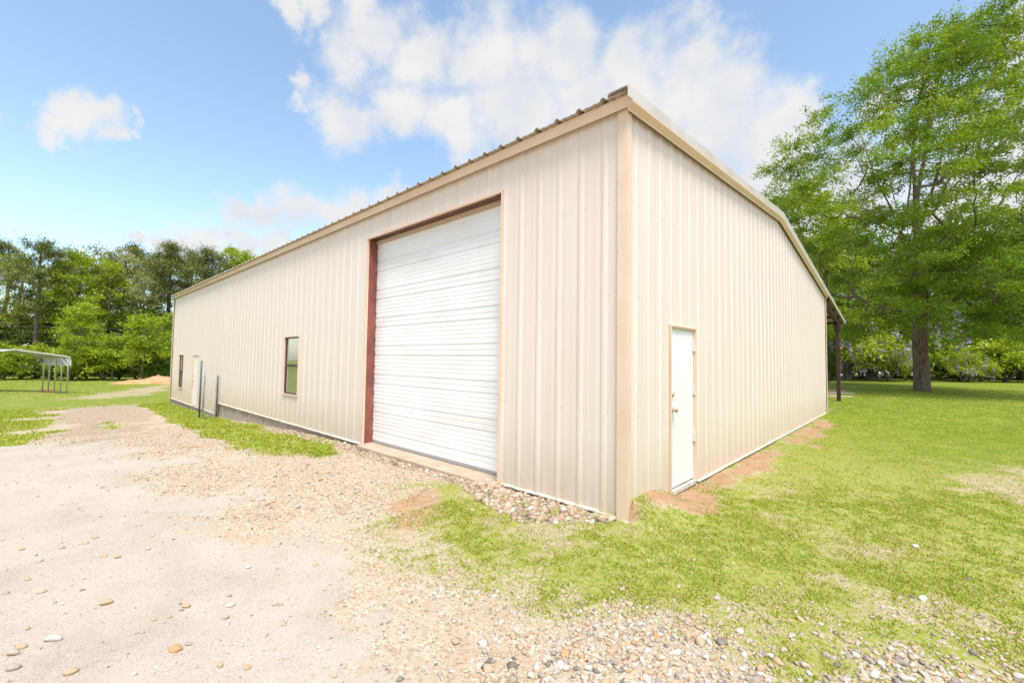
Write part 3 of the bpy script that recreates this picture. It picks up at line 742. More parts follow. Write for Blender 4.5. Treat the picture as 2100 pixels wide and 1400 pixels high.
# ------------------------------------------------------------------ chain link fence remnant by the wall
fx, fy0, fy1 = -15.18, -0.06, -0.46
fgz = float(ground(fx, -.4))
fen = empty('chain_link_fence', (fx, -.3, fgz), 'short chain link fence panel on grey posts standing out from the front wall', 'fence')
def post(name, x, y, zt_, r_, matr):
    m_ = MB(); g0 = float(ground(x, y)); m_.tube([(x, y, g0 - .3), (x, y, zt_), (x, y, zt_ + .012)], [r_, r_, r_ * .6], 12)
    return m_.build(name, matr, fen, True)
post('fence_post', fx, fy0, 0.92, .026, M['dark_steel']); post('fence_post', fx + .02, fy1, 1.28, .029, M['galv']); post('fence_post', fx - .38, fy1 - .0, 1.42, .029, M['dark_steel'])
for (y_, zt_) in ((fy0 - .045, .80), (fy1 + .05, .95)):
    m_ = MB(); m_.box(fx - .004, fx + .004, y_ - .010, y_ + .010, fgz + .05, zt_); m_.build('tension_bar', M['galv'], fen)
for zc in (-.2, .25, .72):
    m_ = MB(); m_.tube([(fx + .03, fy0 - .05, zc), (fx + .03, fy0, zc)], .009, 6); m_.build('post_band', M['galv'], fen)
    m_ = MB(); m_.tube([(fx + .045, fy1 + .055, zc + .03), (fx + .045, fy1, zc + .03)], .009, 6); m_.build('post_band', M['galv'], fen)
cm = MB(); nzg = 36; wv = fy1 + .05; wd = (fy0 - .045) - wv; ncell = 5; cw = wd / ncell; chh = cw
zlo, zhi = fgz + .06, .82
nrow = int((zhi - zlo) / chh)
for i in range(-nrow, ncell):
    for sgn in (1, -1):
        pts = []
        for j in range(0, nrow + 1):
            u_ = (i + j) if sgn == 1 else (ncell - (i + j))
            if 0 <= u_ <= ncell: pts.append((fx + .006 * sgn, wv + u_ * cw, zlo + j * chh))
        if len(pts) > 1: cm.tube([pts[0], pts[-1]], .0019, 4, False)
cm.build('chain_link_mesh', M['galv'], fen)

# ------------------------------------------------------------------ carport at the far left
CD = 24.8
foot = np.array([*gpt(138, 807), 0]); foot[2] = float(ground(foot[0], foot[1], False))
CDn = float((foot - CAM) @ FW)
ridge = at(21, 717, CDn + .3); eave = at(136, 732, CDn); eav0 = foot.copy(); eav0[2] = eave[2]
far_d = (at(88, 804, CDn + 1.3) - at(138, 805, CDn)); far_d[2] = 0
acr = ridge - eave; acr_h = np.array([acr[0], acr[1], 0]); half = np.linalg.norm(acr_h); ua = acr_h / half
rise = ridge[2] - eave[2]
cpt = empty('carport', tuple(foot), 'open metal carport with a pale low gable roof on thin steel legs', 'carport')
def cp(u, z, t): return foot + ua * u + far_d * t + np.array([0, 0, z])
H_E = eave[2] - foot[2]
prof_o = [(-.05, H_E - .45), (-.04, H_E - .18), (.06, H_E - .02), (.25, H_E + .05)] + [(half, H_E + rise + .03)] + [(2 * half - .25, H_E + .05), (2 * half - .06, H_E - .02), (2 * half + .04, H_E - .18), (2 * half + .05, H_E - .45)]
rfm = MB(); vs = []; npf = len(prof_o)
for t_ in (-.06, 1.04):
    for (u_, z_) in prof_o: vs.append(cp(u_, z_, t_))
    for (u_, z_) in prof_o: vs.append(cp(u_ + (.03 if u_ < .1 else -.03 if u_ > 2 * half - .1 else 0), z_ - .035, t_))
fsx = []
for i in range(npf - 1):
    o2 = 2 * npf
    fsx += [(i, i + 1, o2 + i + 1, o2 + i), (npf + i, o2 + npf + i, o2 + npf + i + 1, npf + i + 1), (i, npf + i, npf + i + 1, i + 1), (o2 + i, o2 + i + 1, o2 + npf + i + 1, o2 + npf + i)]
rfm.add(vs, fsx); rfm.build('carport_roof', M['carport_white'], cpt)
fm = MB()
for i in range(2, npf - 3):
    (u0, z0_), (u1, z1_) = prof_o[i], prof_o[i + 1]
    fm.add([cp(u0, z0_ + .02, -.075), cp(u1, z1_ + .02, -.075), cp(u1, z1_ - .045, -.075), cp(u0, z0_ - .045, -.075), cp(u0, z0_ + .02, -.062), cp(u1, z1_ + .02, -.062), cp(u1, z1_ - .045, -.062), cp(u0, z0_ - .045, -.062)],
           [(0, 1, 2, 3), (7, 6, 5, 4), (0, 4, 5, 1), (1, 5, 6, 2), (2, 6, 7, 3), (3, 7, 4, 0)])
fm.build('gable_fascia', M['carport_white'], cpt)
for k in range(5):
    t_ = k / 4
    for side in (0, 1):
        sg = -1 if side else 1; u0 = 2 * half if side else 0
        lg = MB()
        pts = [cp(u0 + sg * .05, -.05, t_), cp(u0 + sg * .05, H_E - .35, t_), cp(u0 + sg * .08, H_E - .2, t_), cp(u0 + sg * .18, H_E - .06, t_), cp(u0 + sg * .35, H_E - .01, t_)]
        lg.tube(pts, .032, 8); lo_ = lg.build('carport_leg', M['galv'], cpt, True)
        br = MB(); br.tube([cp(u0 + sg * .06, H_E - .55, t_), cp(u0 + sg * .6, H_E + .02, t_)], .02, 6); br.build('knee_brace', M['galv'], cpt)
    bow = MB(); bow.tube([cp(.3, H_E + .01, t_), cp(half, H_E + rise - .03, t_), cp(2 * half - .3, H_E + .01, t_)], .028, 6); bow.build('roof_bow', M['galv'], cpt)
for side in (0, 1):
    u0 = 2 * half - .05 if side else .05
    rl = MB(); rl.tube([cp(u0, .03, -.02), cp(u0, .03, 1.02)], .03, 6); rl.build('base_rail', M['dark_steel'], cpt)
for t_ in (1.0, .75, .5):
    bk = MB(); c = cp(.05, .0, t_); bk.box(c[0] - .09, c[0] + .09, c[1] - .11, c[1] + .11, c[2] - .15, c[2] + .075)
    bo = bk.build('footing_block', M['brick'], cpt, bevel=.01)

# ------------------------------------------------------------------ trees
def leaf_quads(rng, P, D, ln, wd, upbias=0.6):
    """diamond leaves at P pointing along D"""
    n = len(P)
    D = D / (np.linalg.norm(D, axis=1, keepdims=True) + 1e-9)
    R_ = rng.normal(size=(n, 3)); R_[:, 2] += upbias * 2
    Sd = np.cross(D, R_); Sd /= (np.linalg.norm(Sd, axis=1, keepdims=True) + 1e-9)
    l_ = ln * rng.uniform(.7, 1.3, (n, 1)); w_ = wd * rng.uniform(.7, 1.3, (n, 1))
    V = np.stack([P, P + D * l_ * .5 + Sd * w_ * .5, P + D * l_, P + D * l_ * .5 - Sd * w_ * .5], 1).reshape(-1, 3)
    return V, np.arange(4 * n).reshape(-1, 4)

class Tree:
    def __init__(s, seed): s.rng = np.random.default_rng(seed); s.pos = []; s.par = []; s.wt = []; s.sprays = []
    def path(s, pts, parent=-1):
        ids = []
        for p in pts: s.pos.append(np.array(p, float)); s.par.append(parent); s.wt.append(0.0); parent = len(s.pos) - 1; ids.append(parent)
        return ids
    def reach(s, C, up=0.9, sub=4, w=1.0, minz=0.0, curve=0.18):
        """grow a limb from the best place on the skeleton to every spray centre"""
        C = np.asarray(C); ax = s.pos[0]
        for c in C[np.argsort(np.hypot(C[:, 0] - ax[0], C[:, 1] - ax[1]) + 0.15 * C[:, 2])]:
            P = np.array(s.pos); d = np.linalg.norm(P - c, axis=1)
            hd = np.hypot(P[:, 0] - c[0], P[:, 1] - c[1])
            cost = d + up * np.maximum(0, P[:, 2] - c[2] + 0.45 * hd) + 100 * (P[:, 2] < minz)
            j = int(np.argmin(cost)); a = s.pos[j]; L = d[j]
            pts = []
            for k in range(1, sub + 1):
                t = k / sub
                p = a + (c - a) * t + np.array([0, 0, -curve * L * math.sin(math.pi * t) * .5]) + s.rng.normal(size=3) * .05 * L * math.sin(math.pi * t)
                pts.append(p)
            ids = s.path(pts, j); s.wt[ids[-1]] += w; s.sprays.append((c, (c - a) / (L + 1e-6)))
    def wood(s, r0, rmin=.012, power=.5, sides=7, flare=0.35):
        n = len(s.pos); W = np.array(s.wt) + 1e-3
        for i in range(n - 1, 0, -1):
            if s.par[i] >= 0: W[s.par[i]] += W[i]
        R = np.maximum(rmin, r0 * (W / W[0]) ** power)
        kids = [[] for _ in range(n)]
        for i in range(n):
            if s.par[i] >= 0: kids[s.par[i]].append(i)
        mb = MB(); starts = [(-1, 0)]
        while starts:
            pa, i = starts.pop(); chain = [] if pa < 0 else [pa]; rad = [] if pa < 0 else [min(R[pa], R[i] * 1.25)]
            while True:
                chain.append(i); rad.append(R[i])
                ks = sorted(kids[i], key=lambda q: -W[q])
                if not ks: break
                for q in ks[1:]: starts.append((i, q))
                i = ks[0]
            pts = [s.pos[c] for c in chain]
            if pa < 0:
                z0_ = pts[0][2]; rad = [r_ * (1 + flare * math.exp(-(p[2] - z0_) / (1.6 * r0))) for r_, p in zip(rad, pts)]
            sd = sides + 4 if pa < 0 else (sides if rad[0] > .06 else (5 if rad[0] > .03 else 3))
            mb.tube(pts, [float(r_) for r_ in rad], sd, False)
        me = bpy.data.meshes.new('trunk'); me.from_pydata(mb.v, [], mb.f); me.polygons.foreach_set('use_smooth', [True] * len(mb.f)); me.update()
        return me
    def leaves(s, nleaf, rad, flat, ln, wd, twigs=7, droop=0.15, hang=False, needle=False, tint=(.25, .75), spread=.07):
        rng = s.rng; VV = []; TT = []
        for (c, d) in s.sprays:
            k = max(2, int(nleaf * rng.uniform(.6, 1.3))); tw = twigs
            th = rng.uniform(0, 2 * math.pi, tw)
            T = np.stack([np.cos(th), np.sin(th), rng.normal(0, flat, tw)], 1) + d * .7
            T *= (rad * rng.uniform(.55, 1.2, tw) / np.linalg.norm(T, axis=1))[:, None]
            ti = rng.integers(0, tw, k); u = rng.uniform(0.05, 1, k) ** .75
            P = c + T[ti] * u[:, None] + rng.normal(size=(k, 3)) * (spread * rad * (0.6 + u[:, None]))
            P[:, 2] -= droop * rad * u * u
            if needle: D = rng.normal(size=(k, 3)) + np.array([0, 0, .5])
            else: D = T[ti] / np.linalg.norm(T[ti], axis=1, keepdims=True) + rng.normal(size=(k, 3)) * .75
            V, _ = leaf_quads(rng, P, D, ln, wd); VV.append(V)
            base = rng.uniform(*tint)
            TT.append(np.repeat(np.clip(base + rng.normal(0, .16, k), 0, 1), 4))
        V = np.concatenate(VV); return mesh_np('crown', V, np.arange(len(V)).reshape(-1, 4), dict(tint=np.concatenate(TT)))

def put_tree(name, trunk_me, crown_me, wood_mat, leaf_mat, loc, rz_, sc, label, cat, group=None, crown_name='crown', extra=None, szf=1.0, trunk_name='trunk'):
    r = empty(name, loc, label, cat, group, rz_); r.scale = (sc, sc, sc * szf)
    for nm, me, mm in ((trunk_name, trunk_me, wood_mat), (crown_name, crown_me, leaf_mat)) + (extra or ()):
        if me is None: continue
        if not me.materials: me.materials.append(mm)
        o = bpy.data.objects.new(nm, me); COL.objects.link(o); o.parent = r
    return r

# --- the big oak on the right; local frame: a = to the right of the picture, b = away
TD = 22.0
tp = at(1891, 801, TD); tp[2] = float(ground(tp[0], tp[1]))
A2 = np.array([0.733, 0.680, 0]); B2 = np.array([-0.680, 0.733, 0])
def loc3(a, b, z): return A2 * a + B2 * b + np.array([0, 0, z])
oak = Tree(7); rng = oak.rng
tk = oak.path([loc3(0, 0, -.2), loc3(0, 0, .15), loc3(.0, 0, .6), loc3(-.02, 0, 1.4), loc3(-.03, .02, 2.4), loc3(0, .02, 3.4), loc3(.02, 0, 4.4), loc3(.03, .05, 5.2)])
l1 = oak.path([loc3(-.35, -.1, 5.9), loc3(-.85, -.3, 6.9), loc3(-1.25, -.4, 7.9), loc3(-1.9, -.6, 9.2), loc3(-2.7, -.7, 10.6), loc3(-3.3, -.8, 12.2), loc3(-3.7, -.7, 14.2)], tk[-2])
oak.path([loc3(-1.2, -.7, 8.9), loc3(-1.25, -1.0, 10.2), loc3(-1.3, -1.2, 12), loc3(-1.2, -1.2, 14)], l1[2])
l2 = oak.path([loc3(.08, .1, 6.4), loc3(.1, .15, 7.8), loc3(.05, .2, 9.2), loc3(.3, .2, 10.6), loc3(.6, .1, 12.4), loc3(1.0, .2, 14.5), loc3(1.5, .2, 16.5), loc3(2.2, .2, 18.2)], tk[-1])
oak.path([loc3(.7, .6, 8.6), loc3(1.6, 1.0, 10.2), loc3(2.6, 1.4, 12.2), loc3(3.3, 1.6, 14.6), loc3(3.8, 1.4, 17)], l2[1])
oak.path([loc3(-.3, -.2, 10.4), loc3(-.6, -.5, 12.2), loc3(-.5, -.8, 14.5), loc3(-.2, -.8, 16.4)], l2[2])
_z = [2.6, 3.4, 4.6, 6.3, 9.0, 12.0, 13.3, 14.4, 16.2, 17.2, 18.1, 18.8, 19.5]
_l = [1.5, 3.4, 5.0, 6.4, 7.9, 7.9, 7.2, 5.9, 4.5, 2.8, .8, -1.4, -3.4]
_r = [2.0, 4.3, 6.2, 7.5, 8.2, 8.0, 7.6, 7.4, 6.4, 6.0, 5.6, 5.2, 4.8]
cent = []
for (a, b, z) in [(-1.2, -1.6, 4.3), (.9, -1.9, 4.0), (0, -2.2, 5.0), (-2.2, -2.0, 4.9), (-.6, -1.4, 5.9), (.7, -1.3, 6.4), (-1.6, -1.7, 6.9), (1.7, -1.5, 7.2), (.1, -1.6, 7.6), (-.7, -1.5, 8.6), (-3.2, -1.8, 4.6), (.4, -2.4, 3.7), (-.2, 1.5, 4.2)]: cent.append(loc3(a, b, z))
for _ in range(34):
    cent.append(loc3(rng.uniform(-2.6, 2.6), rng.uniform(-3.4, -1.5), rng.uniform(3.9, 7.6)))
while len(cent) < 470:
    z = rng.uniform(3.0, 19.5); th = rng.uniform(0, 2 * math.pi); u = rng.uniform(0.05, 1) ** .42
    ca = math.cos(th); L_ = np.interp(z, _z, _l); R2 = np.interp(z, _z, _r)
    mid = (R2 - L_) / 2; hw = (R2 + L_) / 2
    dep = np.interp(z, [2.6, 4, 8, 12, 17, 20.3], [4.0, 7, 8.6, 6.2, 2.6, .8])
    lump = 0.84 + .16 * math.sin(3 * th + z * .9) * math.sin(2.1 * z)
    a = mid + ca * hw * u * lump; b = math.sin(th) * dep * u
    zz = z - .25 * max(0, u - .6) * 2
    c = loc3(a, b, zz)
    if math.hypot(a, b) < 1.3 and z < 9: continue
    if cent and min(np.linalg.norm(np.array(cent) - c, axis=1)) < .55: continue
    cent.append(c)
oak.reach(cent, up=.8, sub=4, minz=4.0)
oak_wood = oak.wood(.31, .009, .57, 8, .22)
oak_crown = oak.leaves(430, 1.15, .16, .15, .056, twigs=9, droop=.12, tint=(.1, .9), spread=.075)
put_tree('oak_tree', oak_wood, oak_crown, M['bark'], M['oak_leaf'], tuple(tp), 0, 1, 'large spreading green oak with a thick grey brown trunk on the right hand lawn', 'tree')

def round_tree(seed, H, crown0, rad, nspray, nleaf, ln, wd, sprad, r0, flat=.22, tint=(.25, .75), conic=0.0, open_=0.0, leaf=True, lean=0.0):
    t = Tree(seed); rg = t.rng
    t.path([(lean * q * q * H + rg.normal() * .02 * H * q * .5, rg.normal() * .02 * H * q * .5, -.4 + q * (H * .8 + .4)) for q in np.linspace(0, 1, 9)])
    C = []
    for _ in range(nspray):
        q = rg.uniform(0, 1); th = rg.uniform(0, 2 * math.pi); u = rg.uniform(.1, 1) ** .5
        if conic: rr = rad * (1 - conic * q) * (0.55 + .45 * min(1, q * 5))
        else: rr = rad * math.sqrt(max(.05, 1 - (2 * q - .9) ** 2 / 1.25))
        rr *= .8 + .3 * math.sin(3 * th + seed) * math.sin(5 * q + seed)
        C.append((lean * H * q + rr * u * math.cos(th), rr * u * math.sin(th), crown0 + (H - crown0) * q * .97))
    t.reach(C, up=.9, sub=3, minz=crown0 * .55)
    return t.wood(r0, .02, .55, 6), t.leaves(nleaf, sprad, flat, ln, wd, 7, .15, tint=tint, spread=.12)
def pine_tree(seed, H, crown0, rad, nspray, nleaf, r0, sprad=.95, ln=.34, wd=.055):
    t = Tree(seed); rg = t.rng
    t.path([(rg.normal() * .004 * H * q, rg.normal() * .004 * H * q, -.4 + q * (H * .97 + .4)) for q in np.linspace(0, 1, 14)])
    C = []
    for _ in range(nspray):
        q = rg.uniform(0, 1) ** .8; th = rg.uniform(0, 2 * math.pi); u = rg.uniform(.25, 1) ** .6
        rr = rad * (math.sin(math.pi * min(1, .22 + .75 * q)) ** .8) * (.75 + .4 * math.sin(2 * th + 3 * q + seed))
        C.append((rr * u * math.cos(th), rr * u * math.sin(th), crown0 + (H - crown0) * q - .2 * u))
    t.reach(C, up=.25, sub=3, minz=crown0 * .8, curve=-.05)
    return t.wood(r0, .02, .42, 6, .2), t.leaves(nleaf, sprad, .45, ln, wd, 9, .0, needle=True, tint=(.2, .8), spread=.16)
def shrub(seed, H, rad, nspray, nleaf, ln, wd, tint=(.2, .8), sprad=.6):
    t = Tree(seed); rg = t.rng
    base = t.path([(0, 0, -.2), (0, 0, .05), (0, 0, .15 * H)])
    for k in range(4):
        th = k * 1.6 + seed; t.path([(.25 * rad * math.cos(th), .25 * rad * math.sin(th), .3 * H), (.4 * rad * math.cos(th), .4 * rad * math.sin(th), .6 * H)], base[1])
    C = []
    for _ in range(nspray):
        th = rg.uniform(0, 2 * math.pi); ph_ = math.asin(rg.uniform(-.15, 1)); u = rg.uniform(.35, 1) ** .5
        rr = rad * (.8 + .3 * math.sin(3 * th + seed + 2 * ph_))
        C.append((rr * u * math.cos(th) * math.cos(ph_), rr * u * math.sin(th) * math.cos(ph_), max(.12 * H, .42 * H + .56 * H * u * math.sin(ph_))))
    t.reach(C, up=.3, sub=3)
    return t, t.wood(.07 * H / 2, .012, .5, 6), t.leaves(nleaf, sprad, .35, ln, wd, 6, .1, tint=tint, spread=.15)

def place(px, depth):
    p = CAM + (FW * F_PX + RT * (px - 1050.0)) * (depth / F_PX); x_, y_ = p[0], p[1]
    return (float(x_), float(y_), float(ground(x_, y_, False)) - .05)
def height_for(px, py, depth):
    return float(at(px, py, depth)[2] - place(px, depth)[2])

PINES = [pine_tree(21, 15, 7.5, 2.7, 56, 230, .17), pine_tree(22, 15, 5.8, 3.2, 74, 220, .18), pine_tree(23, 15, 7.4, 2.6, 58, 230, .16)]
LIMES = [round_tree(31, 13, 4.5, 3.4, 70, 130, .26, .13, 1.0, .20), round_tree(32, 13, 3.8, 3.6, 75, 125, .26, .13, 1.0, .2)]
OLIVES = [round_tree(33, 14, 5.0, 3.6, 75, 130, .24, .12, 1.05, .22), round_tree(34, 14, 4.2, 3.3, 70, 130, .24, .12, 1.0, .2)]
YOUNG = [round_tree(35, 6.5, .7, 2.3, 75, 110, .19, .10, .75, .09, .16, conic=.75), round_tree(36, 5.2, 1.1, 2.2, 60, 120, .19, .10, .75, .1, .16, conic=.55)]
DARKS = [round_tree(37, 11, 1.2, 3.4, 90, 120, .30, .15, 1.1, .2), round_tree(38, 10, 1.0, 3.2, 85, 120, .30, .15, 1.1, .2)]
OPEN = [round_tree(39, 14, 4.5, 3.6, 42, 55, .22, .11, 1.0, .2), round_tree(40, 14, 5.0, 3.2, 38, 50, .22, .11, 1.0, .18, lean=.1)]
BUSH = [shrub(51, 2.6, 1.9, 46, 110, .20, .10, sprad=.65)[1:], shrub(52, 2.2, 1.7, 42, 110, .20, .10, sprad=.6)[1:]]

def tree_px(kind, variants, i, name, px, top, depth, H0, leaf, wood, label, cat='tree', group=None, wide=1.0):
    t_, c_ = variants[i % len(variants)]
    h = height_for(px, top, depth); sc = h / H0
    r = put_tree(name, t_, c_, wood, leaf, place(px, depth), (i * 2.39996) % 6.28, sc, label, cat, group, 'crown')
    r.scale = (sc * wide, sc * wide, sc)
    return r
G_L = 'trees of the wood beyond the left lawn'
tree_px('p', PINES, 0, 'pine_tree', 72, 492, 47, 15, M['needle'], M['pine_bark'], 'tall slender pine with a long bare reddish trunk rising behind the carport roof', group=G_L)
for i, (px, top, d, wd_, lab) in enumerate([
        (268, 503, 60, .95, 'dark pine crown showing just right of the pale olive trees in the left wood'),
        (342, 500, 56, 1.15, 'broad dark pine standing tallest against the low cloud left of the building'),
        (388, 516, 60, .9, 'dark pine in the left wood squeezed between the broadest pine and its right neighbour'),
        (428, 512, 57, 1.0, 'dark pine rising just above the far end of the building roof'),
        (215, 530, 64, 1.0, 'dark pine half hidden behind the bright lime green tree'),
        (118, 540, 60, .9, 'dark pine between the slender pine and the bright lime green tree'),
        (8, 500, 55, .9, 'dark pine cut by the left edge of the picture'),
        (310, 540, 66, 1.0, 'dark pine set back left of the broadest pine')]):
    tree_px('p', PINES, i + 1, 'pine_tree', px, top, d, 15, M['needle'], M['pine_bark'], lab, group=G_L, wide=wd_)
tree_px('l', LIMES, 0, 'broadleaf_tree', 160, 520, 50, 13, M['lime_leaf'], M['bark'], 'bright lime green broadleaf tree in the middle of the left wood', group=G_L, wide=.95)
tree_px('l', LIMES, 1, 'broadleaf_tree', 220, 536, 51, 13, M['lime_leaf'], M['bark'], 'second bright lime green tree just right of the brightest one', group=G_L, wide=.8)
tree_px('l', LIMES, 1, 'broadleaf_tree', 468, 506, 58, 13, M['lime_leaf'], M['bark'], 'light green tree top peeping over the building roof, left of the last one', group=G_L, wide=.6)
tree_px('l', LIMES, 0, 'broadleaf_tree', 502, 516, 60, 13, M['lime_leaf'], M['bark'], 'last light green tree top over the building roof', group=G_L, wide=.6)
tree_px('o', OLIVES, 0, 'broadleaf_tree', 195, 507, 58, 14, M['olive_leaf'], M['bark'], 'pale olive tree crown behind the bright lime green tree', group=G_L, wide=1.0)
tree_px('o', OLIVES, 1, 'broadleaf_tree', 248, 512, 54, 14, M['olive_leaf'], M['bark'], 'pale olive flowering tree standing right of the lime green trees', group=G_L, wide=1.0)
tree_px('o', OLIVES, 0, 'broadleaf_tree', 138, 508, 62, 14, M['olive_leaf'], M['bark'], 'pale olive crown peeping out between the slender pine and the lime green tree', group=G_L, wide=.8)
tree_px('o', OLIVES, 1, 'broadleaf_tree', 290, 560, 52, 14, M['olive_leaf'], M['bark'], 'lower olive tree under the gap between the dark pines', group=G_L, wide=.7)
tree_px('t', OPEN, 0, 'broadleaf_tree', 38, 520, 52, 14, M['lime_leaf'], M['bark'], 'thin leaved tree with bare branches left of the slender pine', group=G_L, wide=1.1)
tree_px('t', OPEN, 1, 'broadleaf_tree', -15, 510, 50, 14, M['lime_leaf'], M['bark'], 'thin leaved tree with open branches at the left edge', group=G_L, wide=1.1)
tree_px('t', OPEN, 0, 'broadleaf_tree', 100, 545, 54, 14, M['lime_leaf'], M['bark'], 'thin leaved tree right behind the slender pine trunk', group=G_L, wide=1.0)
tree_px('y', YOUNG, 0, 'young_tree', 165, 618, 42, 6.5, M['lime_leaf'], M['bark'], 'cone shaped light green young tree in front of the left wood', group=G_L, wide=1.0)
tree_px('y', YOUNG, 1, 'young_tree', 296, 652, 41, 5.2, M['lime_leaf'], M['bark'], 'fresh green young tree on a visible trunk behind the orange dirt heap', group=G_L, wide=1.05)
tree_px('y', YOUNG, 1, 'young_tree', 234, 690, 42, 5.2, M['lime_leaf'], M['bark'], 'small bright green tree between the two young trees', group=G_L, wide=1.0)
tree_px('y', YOUNG, 0, 'young_tree', 345, 640, 46, 6.5, M['lime_leaf'], M['bark'], 'young green tree half hidden by the far end of the building', group=G_L, wide=1.1)
tree_px('y', YOUNG, 1, 'ornamental_shrub', 146, 690, 40, 5.2, M['gold_leaf'], M['bark'], 'golden yellow leaved shrub beside the carport legs', cat='shrub', wide=.7)
# dark understorey trees and shrubs along the edge of the wood
DK = [(-90, 600), (-40, 640), (20, 620), (62, 650), (105, 640), (200, 640), (250, 650), (318, 640), (372, 650), (285, 610), (130, 610), (-160, 560), (-250, 520), (-360, 500), (-500, 480)]
DL = ['out past the left edge, third nearest the frame', 'just outside the left edge', 'at the left edge above the carport roof', 'behind the foot of the slender pine', 'left of the cone shaped young tree',
      'right of the cone shaped young tree', 'above the small bright tree', 'left of the half hidden young tree', 'hidden by the far end of the building', 'behind the young tree by the dirt heap', 'below the brightest lime tree',
      'well out past the left edge, nearest', 'well out past the left edge, second', 'well out past the left edge, third', 'well out past the left edge, fourth']
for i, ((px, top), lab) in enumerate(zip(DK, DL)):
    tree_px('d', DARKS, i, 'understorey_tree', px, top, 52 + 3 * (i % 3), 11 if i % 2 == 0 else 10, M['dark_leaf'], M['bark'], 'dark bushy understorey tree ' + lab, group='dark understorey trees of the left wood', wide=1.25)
BL = ['at the left edge under the carport roof', 'behind the left most carport legs', 'right behind the carport legs', 'left of the golden shrub foot', 'at the foot of the cone shaped young tree', 'left of the small bright tree',
      'at the foot of the small bright tree', 'behind the left end of the dirt heap', 'behind the middle of the dirt heap', 'behind the right end of the dirt heap', 'outside the left edge']
for i, (px, lab) in enumerate(zip([10, 48, 82, 112, 150, 182, 215, 248, 282, 335, -40], BL)):
    t_, c_ = BUSH[i % 2]; rr = random.Random(i)
    b_ = put_tree('shrub', t_, c_, M['bark'], M['dark_leaf'] if i % 3 else M['lime_leaf'], place(px, 42.5 + 1.5 * (i % 3)), i * 1.7, rr.uniform(.9, 1.35), 'green woodland edge shrub ' + lab, 'shrub', 'shrubs along the left wood edge', 'foliage', None, 1, 'stem')

# --- right hand background
G_R = 'trees of the wood beyond the right lawn'
tree_px('r', LIMES, 0, 'broadleaf_tree', 1640, 385, 36, 13, M['lime_leaf'], M['bark'], 'yellow green tree rising behind the gable roof, left of the large oak', group=G_R, wide=1.05)
RB = [(1740, 470, 44, 'behind the lilac blossom left of the oak trunk'), (1830, 520, 50, 'just left of the oak trunk'), (1925, 480, 46, 'just right of the oak trunk'), (2010, 500, 43, 'in the deep shade right of the oak'),
      (2090, 440, 44, 'at the right edge behind the oak'), (2200, 420, 46, 'just outside the right edge'), (1690, 540, 58, 'showing under the canopy roof'), (1790, 430, 60, 'far back left of the oak'), (1980, 420, 60, 'far back right of the oak'), (2330, 420, 50, 'well outside the right edge')]
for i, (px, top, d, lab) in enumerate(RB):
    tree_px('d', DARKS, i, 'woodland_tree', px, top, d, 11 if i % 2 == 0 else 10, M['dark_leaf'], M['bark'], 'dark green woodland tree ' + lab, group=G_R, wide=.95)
RS = [(1855, 1.6, 37, 'left of the oak trunk foot'), (1925, 2.2, 38, 'right of the oak trunk foot'), (1965, 2.6, 38, 'second right of the oak trunk'), (2010, 2.9, 37, 'third right of the oak trunk'), (2060, 3.2, 36, 'near the right edge'),
      (2120, 3.0, 36, 'cut by the right edge'), (1905, 3.4, 41, 'set back behind the oak trunk'), (2200, 3.0, 37, 'outside the right edge')]
for i, (px, h, d, lab) in enumerate(RS):
    t_, c_ = BUSH[i % 2]
    put_tree('shrub', t_, c_, M['bark'], M['dark_leaf'] if i % 3 else M['olive_leaf'], place(px, d), i * 2.1, h / 2.3, 'green garden shrub ' + lab, 'shrub', 'shrubs along the right wood edge', 'foliage', None, 1, 'stem')
# wisteria thickets
def wisteria(seed, H, rad, nspray):
    t, wd_, fol = shrub(seed, H, rad, nspray, 100, .17, .085, (.3, .9), .7)
    rg = t.rng; VV = []; TT = []
    for (c, d) in t.sprays:
        if rg.uniform() < .5: continue
        for q in range(3):
            k = 26; base = c + rg.normal(size=3) * .35
            z_ = rg.uniform(0, 1, k); P = base + rg.normal(size=(k, 3)) * (.07 * (1.1 - z_))[:, None]; P[:, 2] -= z_ * .38
            V, _ = leaf_quads(rg, P, rg.normal(size=(k, 3)), .10, .075); VV.append(V); TT.append(np.repeat(np.clip(rg.uniform(.2, .8) + rg.normal(0, .2, k), 0, 1), 4))
    V = np.concatenate(VV); return wd_, fol, mesh_np('blossoms', V, np.arange(len(V)).reshape(-1, 4), dict(tint=np.concatenate(TT)))
WIS = [wisteria(61, 3.4, 2.1, 60), wisteria(62, 3.0, 1.8, 52)]
for i, (px, h, d, lab) in enumerate([(1735, 6.6, 36, 'tall wisteria covered in lilac blossom just right of the canopy post'), (1785, 8.2, 38, 'tallest lilac flowering wisteria, left of the oak trunk'),
                                     (1822, 3.6, 34, 'low lilac flowering wisteria in front of the tallest one'), (1703, 4.6, 40, 'lilac wisteria seen under the canopy between wall and post'),
                                     (1985, 2.4, 35, 'sparse lilac flowering bush right of the oak trunk')]):
    wd_, fo_, bl_ = WIS[i % 2]
    put_tree('wisteria', wd_, fo_, M['bark'], M['lime_leaf'] if i == 0 else M['dark_leaf'], place(px, d), i * 1.3, h / (3.4 if i % 2 == 0 else 3.0), lab, 'shrub', 'lilac flowering wisterias', 'foliage', (('blossoms', bl_, M['blossom']),), 1, 'stem')
HG = [(1700, 44, 1.7), (1745, 43, 1.9), (1790, 44, 2.2), (1835, 43, 1.8), (1880, 45, 2.0), (1925, 44, 2.1), (1970, 45, 1.9), (2015, 43, 2.0), (2060, 44, 2.2), (2105, 43, 2.0), (2160, 44, 2.0), (1660, 48, 2.0), (1715, 49, 2.2), (1765, 49, 2.4), (1860, 50, 2.3), (1950, 50, 2.3), (2040, 50, 2.3)]
